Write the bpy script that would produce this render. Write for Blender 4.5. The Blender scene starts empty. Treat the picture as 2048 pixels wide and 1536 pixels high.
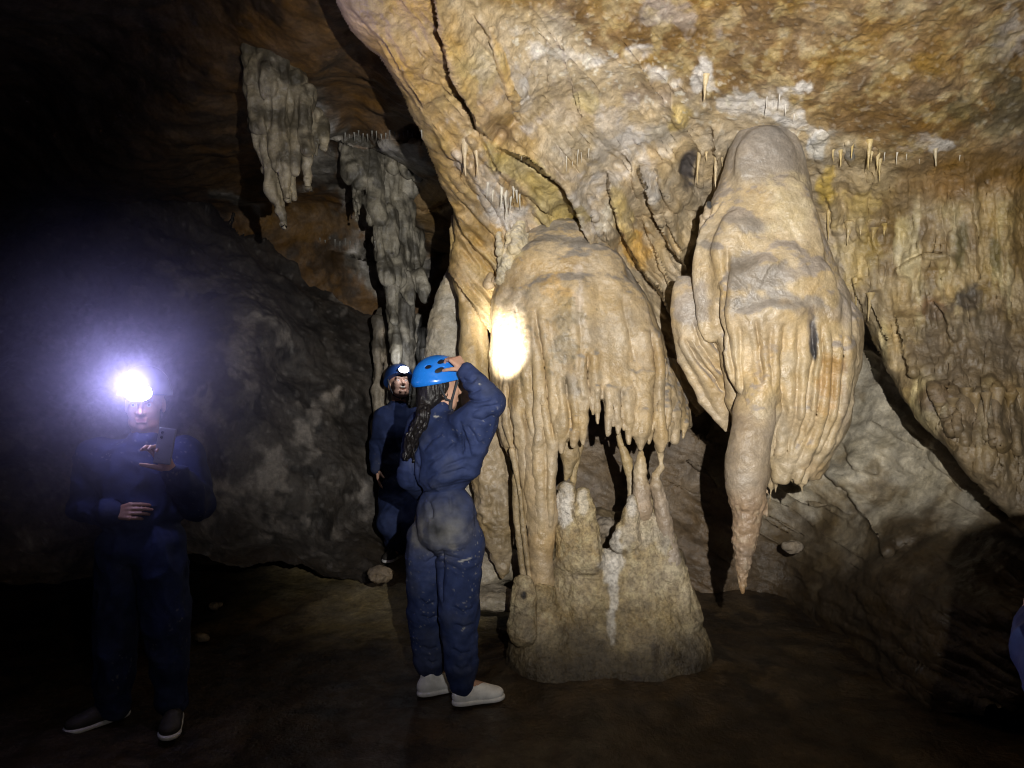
import bpy, math, random
import numpy as np
from mathutils import Vector

# ------------------------------------------------------------------ setup
C = bpy.context.scene
COL = C.collection
F = 1547.0          # focal length in photograph pixels (2048 wide)
EYE = 1.55          # camera height

def P(px, py, d):
    """a point d metres in front of the camera seen at photograph pixel px, py"""
    return np.array([(px - 1024.0) / F * d, d, EYE - (py - 768.0) / F * d])

cam = bpy.data.cameras.new('camera'); cam.sensor_width = 36.0; cam.lens = 36.0 * F / 2048.0
cam.clip_start = 0.05; cam.clip_end = 200
co = bpy.data.objects.new('camera', cam); COL.objects.link(co)
co.location = (0, 0, EYE); co.rotation_euler = (math.radians(90), 0, 0)
C.camera = co

w = bpy.data.worlds.new('World'); C.world = w; w.use_nodes = True
w.node_tree.nodes['Background'].inputs[0].default_value = (0.3, 0.35, 0.6, 1)
w.node_tree.nodes['Background'].inputs[1].default_value = 0.002     # underground: next to no ambient light

C.view_settings.view_transform = 'Standard'; C.view_settings.look = 'None'
C.view_settings.exposure = 0.0; C.view_settings.gamma = 1.0
C.cycles.use_denoising = True; C.cycles.filter_width = 1.1
C.cycles.max_bounces = 6; C.cycles.diffuse_bounces = 3; C.cycles.glossy_bounces = 2
C.cycles.volume_bounces = 0; C.cycles.sample_clamp_indirect = 4.0

def spot(name, loc, target, power, size_deg, blend, radius, color):
    l = bpy.data.lights.new(name, 'SPOT'); l.energy = power; l.spot_size = math.radians(size_deg)
    l.spot_blend = blend; l.shadow_soft_size = radius; l.color = color
    o = bpy.data.objects.new(name, l); COL.objects.link(o); o.location = loc
    o.rotation_euler = (Vector(target) - Vector(loc)).to_track_quat('-Z', 'Y').to_euler()
    return o
def point(name, loc, power, radius, color):
    l = bpy.data.lights.new(name, 'POINT'); l.energy = power; l.shadow_soft_size = radius; l.color = color
    o = bpy.data.objects.new(name, l); COL.objects.link(o); o.location = loc
    return o

# the photographer's own headlamp, a little above and right of the phone
LAMP = np.array([0.30, 0.02, EYE + 0.18])
spot('photographer_headlamp_light', LAMP, P(1330, 500, 4.0), 860, 75, 1.0, 0.010, (1.0, 0.965, 0.91))
# dim wide spill of the same lamp
spot('photographer_headlamp_spill', LAMP, P(1050, 560, 4.0), 20, 130, 1.0, 0.012, (1.0, 0.95, 0.88))

# ------------------------------------------------------------------ maths helpers
_T = np.random.RandomState(7).rand(64, 64, 64).astype(np.float32) * 2 - 1
def vn(p):
    p = np.asarray(p, np.float32); i = np.floor(p).astype(np.int32); f = p - i
    f = f * f * (3 - 2 * f)
    a = i & 63; b = (i + 1) & 63
    x0, y0, z0 = a[:, 0], a[:, 1], a[:, 2]; x1, y1, z1 = b[:, 0], b[:, 1], b[:, 2]
    fx, fy, fz = f[:, 0], f[:, 1], f[:, 2]
    c00 = _T[x0, y0, z0] * (1 - fx) + _T[x1, y0, z0] * fx
    c10 = _T[x0, y1, z0] * (1 - fx) + _T[x1, y1, z0] * fx
    c01 = _T[x0, y0, z1] * (1 - fx) + _T[x1, y0, z1] * fx
    c11 = _T[x0, y1, z1] * (1 - fx) + _T[x1, y1, z1] * fx
    return (c00 * (1 - fy) + c10 * fy) * (1 - fz) + (c01 * (1 - fy) + c11 * fy) * fz
def fbm(p, o=4, g=0.5, l=2.03):
    p = np.asarray(p, np.float32); s = 0; a = 1.0
    for k in range(o):
        s = s + a * vn(p + 17.3 * k); p = p * l; a *= g
    return s
def ridged(p, o=3, g=0.5):
    p = np.asarray(p, np.float32); s = 0; a = 1.0
    for k in range(o):
        s = s + a * (1 - 2 * np.abs(vn(p + 9.1 * k))); p = p * 2.07; a *= g
    return s
def sstep(a, b, x):
    t = np.clip((x - a) / (b - a + 1e-12), 0, 1); return t * t * (3 - 2 * t)
def mix(a, b, t):
    return a + (np.asarray(b, np.float32) - a) * t[:, None]
def poly_sd(px, py, pts):
    """distance to a polyline, side (+ = right of travel when y runs down the picture), position along it 0..1"""
    best = np.full(px.shape, 1e9, np.float32); side = np.zeros(px.shape, np.float32); along = np.zeros(px.shape, np.float32)
    L = [math.dist(pts[i], pts[i + 1]) for i in range(len(pts) - 1)]; T = sum(L); acc = 0
    for i in range(len(pts) - 1):
        (ax, ay), (bx, by) = pts[i], pts[i + 1]; dx, dy = bx - ax, by - ay
        t = np.clip(((px - ax) * dx + (py - ay) * dy) / (L[i] ** 2), 0, 1)
        ex, ey = px - ax - t * dx, py - ay - t * dy
        d = np.hypot(ex, ey); m = d < best
        best[m] = d[m]; side[m] = np.sign(dy * (px - ax) - dx * (py - ay))[m]; along[m] = ((acc + t * L[i]) / T)[m]
        acc += L[i]
    return best, side, along
def in_poly(px, py, pts):
    r = np.zeros(px.shape, bool); n = len(pts)
    for i in range(n):
        (x0, y0), (x1, y1) = pts[i], pts[(i + 1) % n]
        if y0 == y1: continue
        c = ((y0 > py) != (y1 > py)) & (px < (x1 - x0) * (py - y0) / (y1 - y0) + x0)
        r ^= c
    return r
def nrm(v):
    v = np.asarray(v, float); return v / np.linalg.norm(v)

# ------------------------------------------------------------------ mesh helpers
def normals(V, Q):
    n = np.cross(V[Q[:, 2]] - V[Q[:, 0]], V[Q[:, 3]] - V[Q[:, 1]])
    N = np.zeros_like(V)
    for k in range(4):
        for c in range(3):
            N[:, c] += np.bincount(Q[:, k], n[:, c], len(V))
    return N / (np.linalg.norm(N, axis=1, keepdims=True) + 1e-12)
def put(name, V, Q, mat, tint=None, parent=None):
    """link one mesh object; V world-space points, Q quads"""
    V = np.asarray(V, np.float32)
    if parent is not None: V = V - np.array(parent.location, np.float32)
    Q = np.asarray(Q, np.int32)
    me = bpy.data.meshes.new(name)
    me.vertices.add(len(V)); me.vertices.foreach_set('co', V.ravel())
    me.loops.add(Q.size); me.loops.foreach_set('vertex_index', Q.ravel())
    me.polygons.add(len(Q)); me.polygons.foreach_set('loop_start', np.arange(0, Q.size, 4, dtype=np.int32))
    me.polygons.foreach_set('use_smooth', np.ones(len(Q), bool))
    me.update(calc_edges=True)
    if tint is not None:
        a = me.color_attributes.new('tint', 'FLOAT_COLOR', 'POINT')
        c = np.ones((len(V), 4), np.float32); c[:, :3] = np.clip(tint, 0.001, 0.95); a.data.foreach_set('color', c.ravel())
    for m in (mat if isinstance(mat, list) else [mat]): me.materials.append(m)
    o = bpy.data.objects.new(name, me); COL.objects.link(o)
    if parent is not None: o.parent = parent
    return o
def thing(name, label, cat, loc=(0, 0, 0), group=None):
    o = bpy.data.objects.new(name, None); COL.objects.link(o); o.location = tuple(float(v) for v in loc)
    return tag(o, label, cat, group)
def tag(o, label, cat, group=None):
    o['label'] = label; o['category'] = cat
    if group: o['group'] = group
    return o
def structure(o):
    o['kind'] = 'structure'; return o

class Fld:
    """distance field on a grid; smooth unions of tapered limbs and ellipsoids, meshed with surface nets"""
    def __init__(s, lo, hi, h):
        s.lo = np.array(lo, float) - 2 * h; s.h = h
        s.n = np.ceil((np.array(hi, float) + 2 * h - s.lo) / h).astype(int) + 1
        s.a = np.full(s.n, 1.0, np.float32)
    def blk(s, lo, hi):
        i0 = np.clip(np.floor((np.asarray(lo) - s.lo) / s.h).astype(int), 0, s.n); i1 = np.clip(np.ceil((np.asarray(hi) - s.lo) / s.h).astype(int) + 1, 0, s.n)
        sl = tuple(slice(a, b) for a, b in zip(i0, i1))
        g = [(s.lo[k] + s.h * np.arange(i0[k], i1[k])).astype(np.float32).reshape([-1 if k == j else 1 for j in range(3)]) for k in range(3)]
        return sl, g
    def un(s, sl, v, k, sub=False):
        a = s.a[sl]
        if a.size == 0: return
        if sub: v = -v; a_, b_ = -a, -v
        else: a_, b_ = a, v
        if k > 1e-6:
            t = np.clip(0.5 + 0.5 * (b_ - a_) / k, 0, 1); r = b_ + (a_ - b_) * t - k * t * (1 - t)
        else: r = np.minimum(a_, b_)
        s.a[sl] = -r if sub else r
    def cone(s, a, b, ra, rb, k=0.01, sub=False, sq=None):
        a = np.asarray(a, float); b = np.asarray(b, float); pad = k + 3 * s.h
        sl, (x, y, z) = s.blk(np.minimum(a - ra, b - rb) - pad, np.maximum(a + ra, b + rb) + pad)
        d = b - a; L = max(float(d @ d), 1e-12)
        t = np.clip(((x - a[0]) * d[0] + (y - a[1]) * d[1] + (z - a[2]) * d[2]) / L, 0, 1)
        v = np.sqrt((x - a[0] - t * d[0]) ** 2 + (y - a[1] - t * d[1]) ** 2 + (z - a[2] - t * d[2]) ** 2) - (ra + (rb - ra) * t)
        s.un(sl, v.astype(np.float32), k, sub)
    def tube(s, pts, rs, k=0.01):
        for i in range(len(pts) - 1): s.cone(pts[i], pts[i + 1], rs[i], rs[i + 1], k)
    def ell(s, c, r, k=0.01, ax=None, sub=False):
        c = np.asarray(c, float); r = np.asarray(r, float); A = np.eye(3) if ax is None else np.array([nrm(v) for v in ax])
        e = np.sqrt(((A * r[:, None]) ** 2).sum(0)); pad = k + 3 * s.h
        sl, (x, y, z) = s.blk(c - e - pad, c + e + pad)
        x = x - c[0]; y = y - c[1]; z = z - c[2]; k0 = 0; k1 = 0
        for i in range(3):
            q = (A[i, 0] * x + A[i, 1] * y + A[i, 2] * z) / r[i]; k0 = k0 + q * q; k1 = k1 + (q / r[i]) ** 2
        k0 = np.sqrt(k0); k1 = np.sqrt(k1) + 1e-9
        s.un(sl, (k0 * (k0 - 1) / k1).astype(np.float32), k, sub)
    def plane_cut(s, p, n):
        n = nrm(n); sl, (x, y, z) = s.blk(s.lo, s.lo + s.h * s.n)
        s.a = np.maximum(s.a, ((x - p[0]) * n[0] + (y - p[1]) * n[1] + (z - p[2]) * n[2]).astype(np.float32))
    def mesh(s):
        a = s.a; a[0] = a[-1] = 1; a[:, 0] = a[:, -1] = 1; a[:, :, 0] = a[:, :, -1] = 1
        S = a < 0; c = np.zeros(tuple(s.n - 1), np.int8)
        off = [(i, j, k) for i in (0, 1) for j in (0, 1) for k in (0, 1)]
        for (i, j, k) in off: c += S[i:S.shape[0] - 1 + i, j:S.shape[1] - 1 + j, k:S.shape[2] - 1 + k]
        m = (c > 0) & (c < 8); I, J, K = np.nonzero(m)
        idx = np.full(m.shape, -1, np.int32); idx[I, J, K] = np.arange(len(I))
        val = {o: a[I + o[0], J + o[1], K + o[2]] for o in off}
        acc = np.zeros((len(I), 3)); cnt = np.zeros(len(I))
        for o in off:
            for ax in range(3):
                if o[ax] == 0:
                    q = list(o); q[ax] = 1; va, vb = val[o], val[tuple(q)]
                    x = (va < 0) != (vb < 0); t = np.where(x, va / np.where(x, va - vb, 1), 0)
                    p = np.zeros((len(I), 3)); p[:] = o; p[:, ax] += t
                    acc += p * x[:, None]; cnt += x
        V = s.lo + s.h * (np.stack([I, J, K], 1) + acc / cnt[:, None])
        Q = []
        for ax in range(3):
            b, e = (ax + 1) % 3, (ax + 2) % 3
            s0 = [slice(1, -1)] * 3; s1 = [slice(1, -1)] * 3
            s0[ax] = slice(0, -1); s1[ax] = slice(1, None)
            A0, A1 = S[tuple(s0)], S[tuple(s1)]
            E = np.argwhere(A0 != A1); ins = A0[tuple(E.T)]
            E = E.copy(); E[:, b] += 1; E[:, e] += 1
            def cell(db, de):
                q = E.copy(); q[:, b] += db; q[:, e] += de; return idx[q[:, 0], q[:, 1], q[:, 2]]
            f = np.stack([cell(-1, -1), cell(0, -1), cell(0, 0), cell(-1, 0)], 1)
            f[~ins] = f[~ins][:, ::-1]; Q.append(f)
        Q = np.concatenate(Q)
        return V.astype(np.float32), Q[(Q >= 0).all(1)]

# ------------------------------------------------------------------ materials
def new_mat(name):
    m = bpy.data.materials.new(name); m.use_nodes = True; nt = m.node_tree
    return m, nt, nt.nodes['Principled BSDF'], nt.nodes, nt.links
def noise(nt, vec, scale, detail=4, rough=0.6):
    n = nt.nodes.new('ShaderNodeTexNoise'); n.inputs['Scale'].default_value = scale; n.inputs['Detail'].default_value = detail
    n.inputs['Roughness'].default_value = rough; nt.links.new(vec, n.inputs['Vector']); return n.outputs['Fac']
def rng(nt, val, a, b, c, d):
    n = nt.nodes.new('ShaderNodeMapRange'); nt.links.new(val, n.inputs[0])
    for i, v in enumerate((a, b, c, d)): n.inputs[i + 1].default_value = v
    return n.outputs[0]
def mth(nt, op, a, b):
    n = nt.nodes.new('ShaderNodeMath'); n.operation = op
    for i, v in enumerate((a, b)):
        if hasattr(v, 'links') or not isinstance(v, (int, float)): nt.links.new(v, n.inputs[i])
        else: n.inputs[i].default_value = v
    return n.outputs[0]
def scl(nt, col, val):
    n = nt.nodes.new('ShaderNodeVectorMath'); n.operation = 'SCALE'
    nt.links.new(col, n.inputs[0]); nt.links.new(val, n.inputs['Scale']); return n.outputs[0]
def rock(name, lo=0.72, hi=1.25, rough=(0.32, 0.62), b1=0.35, b2=0.3, s1=22, s2=95, spec=0.5, pores=0.0, glint=0.0, vstretch=1.0):
    m, nt, bs, N, L = new_mat(name)
    g = N.new('ShaderNodeNewGeometry'); pos = g.outputs['Position']
    if vstretch != 1.0:
        vm = N.new('ShaderNodeVectorMath'); vm.operation = 'MULTIPLY'; vm.inputs[1].default_value = (1, 1, vstretch)
        L.new(pos, vm.inputs[0]); pos2 = vm.outputs[0]
    else: pos2 = pos
    at = N.new('ShaderNodeAttribute'); at.attribute_name = 'tint'
    n1 = noise(nt, pos2, 7, 5, 0.62); n2 = noise(nt, pos2, 38, 4, 0.65); n3 = noise(nt, pos, 150, 3, 0.6)
    v = mth(nt, 'MULTIPLY', rng(nt, n1, 0.3, 0.7, lo, hi), rng(nt, n2, 0.28, 0.72, lo + 0.1, hi - 0.06))
    v = mth(nt, 'MULTIPLY', v, rng(nt, n3, 0.3, 0.7, 0.88, 1.1))
    if pores:
        p = rng(nt, noise(nt, pos, 62, 3, .55), 0.38, 0.56, 1.0 - pores, 1.1); v = mth(nt, 'MULTIPLY', v, p)
    col = scl(nt, at.outputs['Color'], v)
    hs = N.new('ShaderNodeHueSaturation'); L.new(col, hs.inputs['Color'])
    L.new(rng(nt, noise(nt, pos, 4.5, 3), 0.3, 0.7, 0.82, 1.18), hs.inputs['Saturation'])
    L.new(hs.outputs[0], bs.inputs['Base Color'])
    r = rng(nt, noise(nt, pos, 13, 4), 0.3, 0.7, rough[0], rough[1])
    if glint:
        gl = rng(nt, noise(nt, pos, 260, 1), 0.70, 0.76, 0.0, glint); r = mth(nt, 'SUBTRACT', r, gl)
    L.new(r, bs.inputs['Roughness']); bs.inputs['Specular IOR Level'].default_value = spec
    ba = N.new('ShaderNodeBump'); ba.inputs['Strength'].default_value = b1; ba.inputs['Distance'].default_value = 0.02
    L.new(noise(nt, pos2, s1, 5, 0.6), ba.inputs['Height'])
    bb = N.new('ShaderNodeBump'); bb.inputs['Strength'].default_value = b2; bb.inputs['Distance'].default_value = 0.006
    L.new(noise(nt, pos, s2, 4, 0.6), bb.inputs['Height']); L.new(ba.outputs[0], bb.inputs['Normal'])
    L.new(bb.outputs[0], bs.inputs['Normal'])
    return m
M_flow = rock('flowstone', 0.72, 1.20, (0.28, 0.56), 0.34, 0.55, 22, 85, glint=0.25)
M_wall = rock('cave_rock', 0.64, 1.26, (0.32, 0.62), 0.50, 0.65, 26, 80, glint=0.3)
M_rough = rock('rough_rock', 0.62, 1.3, (0.5, 0.8), 0.6, 0.5, 18, 70)
M_pop = rock('popcorn_calcite', 0.72, 1.24, (0.4, 0.7), 0.8, 0.7, 40, 110, pores=0.26)
M_grey = rock('grey_calcite', 0.6, 1.3, (0.35, 0.65), 0.4, 0.45, 20, 80)
M_mud = rock('wet_mud', 0.55, 1.35, (0.30, 0.7), 0.9, 0.8, 10, 55)

def plain(name, color, rough=0.5, spec=0.5, var=0.12, nscale=30, bump=0.0, sheen=0.0, attr=False, coat=0.0):
    m, nt, bs, N, L = new_mat(name)
    g = N.new('ShaderNodeNewGeometry')
    if attr:
        src = N.new('ShaderNodeAttribute'); src.attribute_name = 'tint'; src = src.outputs['Color']
    else:
        r = N.new('ShaderNodeRGB'); r.outputs[0].default_value = (*color, 1); src = r.outputs[0]
    v = rng(nt, noise(nt, g.outputs['Position'], nscale, 5), 0.3, 0.7, 1 - var, 1 + var)
    L.new(scl(nt, src, v), bs.inputs['Base Color'])
    L.new(rng(nt, noise(nt, g.outputs['Position'], nscale * 0.6, 4), 0.3, 0.7, rough - 0.07, rough + 0.07), bs.inputs['Roughness'])
    bs.inputs['Specular IOR Level'].default_value = spec
    bs.inputs['Coat Weight'].default_value = coat
    if sheen: bs.inputs['Sheen Weight'].default_value = sheen
    if bump:
        b = N.new('ShaderNodeBump'); b.inputs['Strength'].default_value = bump; b.inputs['Distance'].default_value = 0.004
        L.new(noise(nt, g.outputs['Position'], nscale * 5, 4), b.inputs['Height']); L.new(b.outputs[0], bs.inputs['Normal'])
    return m
M_cloth = plain('navy_coverall_cloth', (0, 0, 0), 0.8, 0.2, 0.22, 22, 0.35, 0.0, attr=True)
M_skin = plain('skin', (0, 0, 0), 0.5, 0.4, 0.06, 60, 0.15, attr=True)
M_hair = plain('black_hair', (0.012, 0.010, 0.010), 0.35, 0.5, 0.4, 60, 0.5)
M_helmet = plain('blue_helmet_shell', (0.015, 0.19, 0.72), 0.28, 0.5, 0.05, 30, 0.03, coat=0.2)
M_helmet_dark = plain('dark_blue_helmet_shell', (0.012, 0.04, 0.15), 0.4, 0.5, 0.05, 30, 0.03)
M_black = plain('black_plastic', (0.012, 0.012, 0.014), 0.5, 0.4, 0.1)
M_strap = plain('grey_webbing', (0.035, 0.038, 0.045), 0.7, 0.3, 0.15, 80, 0.3)
M_white = plain('white_shoe_leather', (0.88, 0.88, 0.87), 0.55, 0.4, 0.18, 25, 0.2)
M_dark_shoe = plain('dark_shoe', (0.05, 0.045, 0.04), 0.6, 0.4, 0.2, 25, 0.2)
M_phone = plain('silver_phone', (0.28, 0.29, 0.32), 0.3, 0.5, 0.05)
def lamp_mat(name, color, s):
    m, nt, bs, N, L = new_mat(name)
    bs.inputs['Emission Color'].default_value = (*color, 1); bs.inputs['Emission Strength'].default_value = s
    return m
M_lamp = lamp_mat('lit_headlamp_lens', (0.86, 0.9, 1.0), 30)

# ------------------------------------------------------------------ the cave: rock sheets
def sheet(name, x0, x1, y0, y1, step, depth, tint, mat, keep=None, skirt=0.7, disp=None):
    xs = np.arange(x0, x1 + step, step, dtype=np.float32); ys = np.arange(y0, y1 + step, step, dtype=np.float32)
    nx, ny = len(xs), len(ys); X, Y = np.meshgrid(xs, ys); X = X.ravel(); Y = Y.ravel()
    D = depth(X, Y)
    V = np.stack([(X - 1024) / F * D, D, EYE - (Y - 768) / F * D], 1).astype(np.float32)
    i = np.arange(nx * ny).reshape(ny, nx)
    Q = np.stack([i[:-1, :-1], i[1:, :-1], i[1:, 1:], i[:-1, 1:]], -1).reshape(-1, 4)
    if keep is not None:
        k = keep(X, Y); Q = Q[k[Q].all(1)]
    N = normals(V, Q)
    if disp is not None: V = V + N * disp(V, X, Y)[:, None]
    c = tint(X, Y, V, N)
    u, inv = np.unique(Q, return_inverse=True); V = V[u]; c = c[u]; Q = inv.reshape(-1, 4)
    if skirt:                                   # turn the rim back into the rock so the sheet has thickness
        e = np.concatenate([Q[:, [k, (k + 1) % 4]] for k in range(4)]); key = np.sort(e, 1)
        kk = key[:, 0].astype(np.int64) * len(V) + key[:, 1]; _, first, cnt = np.unique(kk, return_index=True, return_counts=True)
        be = e[first[cnt == 1]]; bv = np.unique(be); mp = np.full(len(V), -1); mp[bv] = len(V) + np.arange(len(bv))
        eye = np.array([0, 0, EYE], np.float32); out = V[bv] - eye; out /= np.linalg.norm(out, axis=1, keepdims=True)
        V = np.concatenate([V, V[bv] + out * skirt]); c = np.concatenate([c, c[bv]])
        Q = np.concatenate([Q, np.stack([be[:, 1], be[:, 0], mp[be[:, 0]], mp[be[:, 1]]], 1)])
    return put(name, V, Q, mat, c)

def smin(a, b, k):
    t = np.clip(0.5 + 0.5 * (b - a) / k, 0, 1); return b + (a - b) * t - k * t * (1 - t)
def xyz(X, Y, s, sy=1.0):
    return np.stack([X * s, Y * s * sy, np.zeros_like(X) + 3.7], 1)
def blob(X, Y, cx, cy, rx, ry, wob=0.5, ang=0.0):
    a = math.radians(ang); dx, dy = X - cx, Y - cy
    u = (dx * math.cos(a) + dy * math.sin(a)) / rx; v = (-dx * math.sin(a) + dy * math.cos(a)) / ry
    r = np.sqrt(u * u + v * v) + wob * fbm(xyz(X, Y, 0.03), 4)
    return 1 - sstep(0.6, 1.15, r)

RIDGE = [(560, -700), (640, -120), (672, 0), (700, 62), (752, 118), (790, 180), (838, 262), (872, 340), (905, 420), (906, 480), (896, 545)]
LIP = [(1600, 660), (1718, 640), (1756, 715), (1800, 790), (1840, 840), (1905, 905), (1955, 965), (1992, 1010), (2050, 1075), (2200, 1240), (2700, 1700)]
NEAR_POLY = RIDGE + [(930, 590), (1000, 700), (1120, 760), (1330, 760), (1392, 838), (1440, 800), (1500, 700)] + LIP + [(2750, -700)]
STEPS = [   # polyline (right side of travel is the nearer rock), height, falloff px
    ([(850, -60), (872, 20), (888, 75), (905, 150), (930, 205), (952, 252), (985, 288)], .085, 55),
    ([(985, 288), (1030, 312), (1070, 335), (1130, 378), (1150, 420), (1168, 470), (1185, 505), (1207, 538)], .085, 45),
    ([(952, 255), (975, 300), (990, 345), (1030, 372), (1070, 400), (1112, 446)], .03, 25),
    ([(1208, 330), (1222, 400), (1236, 455), (1262, 515), (1300, 565), (1325, 598), (1344, 645)], .07, 35),
    ([(1268, 320), (1290, 375), (1315, 440), (1340, 500), (1374, 548)], .07, 35),
    ([(1308, 330), (1325, 380), (1350, 430)], .03, 20),
    ([(1180, 410), (1196, 470), (1240, 530), (1280, 575), (1298, 632)], .022, 15),
    ([(688, 0), (725, 40), (770, 95), (800, 150), (850, 235)], .018, 25),
    ([(740, 70), (790, 160), (850, 250), (905, 320), (960, 390), (990, 460)], .014, 25),
    ([(945, 30), (962, 48), (985, 100), (1000, 140), (1020, 190), (1036, 232)], .022, 12),
    ([(840, 150), (880, 170), (905, 200)], .012, 15),
    ([(905, 420), (925, 470), (950, 500), (985, 530), (1000, 560)], .03, 22),
    ([(870, 330), (915, 390), (960, 440), (995, 480), (1010, 520)], .018, 16),
    ([(1200, 440), (1225, 510), (1262, 570), (1296, 640), (1310, 690)], .03, 16), ([(1330, 420), (1345, 470), (1362, 510)], .03, 14), ([(1285, 430), (1300, 490), (1330, 560), (1352, 605)], .03, 16), ([(1390, 420), (1392, 470), (1385, 520)], -.02, 10),
    ([(900, 300), (960, 370), (1000, 430), (1020, 480)], .025, 16), ([(925, 270), (980, 340), (1010, 380)], .02, 14), ([(1060, 420), (1090, 450), (1105, 480)], .02, 12), ([(1240, 300), (1262, 340), (1275, 400)], .02, 14),
    ([(1360, 560), (1385, 540), (1410, 480), (1420, 420)], -.03, 15),
    ([(1420, 250), (1430, 330), (1425, 385)], .03, 12),
    ([(1735, 585), (1750, 640), (1770, 690)], .025, 14), ([(1700, 560), (1718, 610), (1725, 640)], .025, 10),
    ([(1785, 620), (1800, 700), (1830, 770)], .03, 30), ([(1650, 390), (1665, 430), (1660, 470)], .02, 10),
    ([(1780, 540), (1850, 505), (1910, 500)], -.02, 14), ([(1860, 600), (1890, 640), (1905, 690)], .02, 14),
    ([(1860, 770), (1890, 850), (1905, 870)], .03, 14), ([(1960, 750), (1975, 820), (1985, 900)], .03, 14),
]
TUBES = [   # small runnels standing proud of the wall: px polyline, radius px, height
    ([(1094, 82), (1096, 130), (1095, 182)], 6, .018), ([(1122, 80), (1135, 140), (1165, 250)], 7, .018),
    ([(985, 62), (1004, 140), (1034, 235)], 9, .02), ([(1236, 380), (1248, 430), (1252, 500)], 10, .02),
    ([(1262, 450), (1282, 500), (1310, 570)], 14, .025), ([(1355, 190), (1358, 262)], 20, .035),
    ([(1398, 150), (1412, 170), (1418, 215)], 8, .02), ([(1735, 290), (1742, 360)], 6, .03), ([(1700, 290), (1705, 335)], 6, .03),
    ([(1640, 280), (1655, 350), (1660, 400)], 18, .03), ([(1750, 300), (1760, 350)], 5, .025), ([(1680, 310), (1690, 350)], 5, .02),
    ([(1405, 300), (1400, 385)], 5, .02), ([(1440, 310), (1432, 375)], 5, .02), ([(1350, 300), (1358, 340)], 8, .02),
    ([(1900, 400), (1905, 520), (1890, 580)], 14, .02), ([(1955, 410), (1962, 560)], 9, .02), ([(2010, 400), (2020, 560)], 20, .022),
    ([(1860, 450), (1850, 520), (1838, 590)], 8, .018), ([(1885, 560), (1898, 680)], 9, .018), ([(1940, 600), (1948, 660)], 7, .016),
    ([(1700, 450), (1710, 480)], 9, .02), ([(1722, 445), (1728, 480)], 9, .02), ([(1745, 450), (1750, 495)], 8, .02), ([(1770, 445), (1772, 470)], 7, .018),
    ([(1290, 150), (1310, 230)], 14, .02), ([(1330, 150), (1345, 225)], 14, .02), ([(1925, 800), (1930, 880)], 14, .03),
    ([(1900, 780), (1912, 860)], 10, .025), ([(1965, 790), (1972, 870)], 11, .03), ([(1995, 780), (2000, 890)], 11, .03), ([(2030, 780), (2035, 900)], 13, .03),
    ([(940, 280), (948, 340)], 8, .02), ([(962, 300), (966, 350)], 7, .02), ([(1000, 370), (1010, 420)], 6, .02), ([(1030, 375), (1036, 420)], 6, .02),
    ([(1040, 420), (1044, 470)], 8, .02), ([(1015, 470), (1020, 500)], 12, .025), ([(1040, 460), (1035, 500)], 14, .03),
    ([(1600, 700), (1700, 640)], 4, .0),
]
HOLES = [(1052, 340, 0, 0, 0), (1375, 325, 20, 45, .05), (1703, 300, 14, 14, .03), (1862, 660, 14, 12, .03), (1880, 830, 22, 20, .03)]
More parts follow.
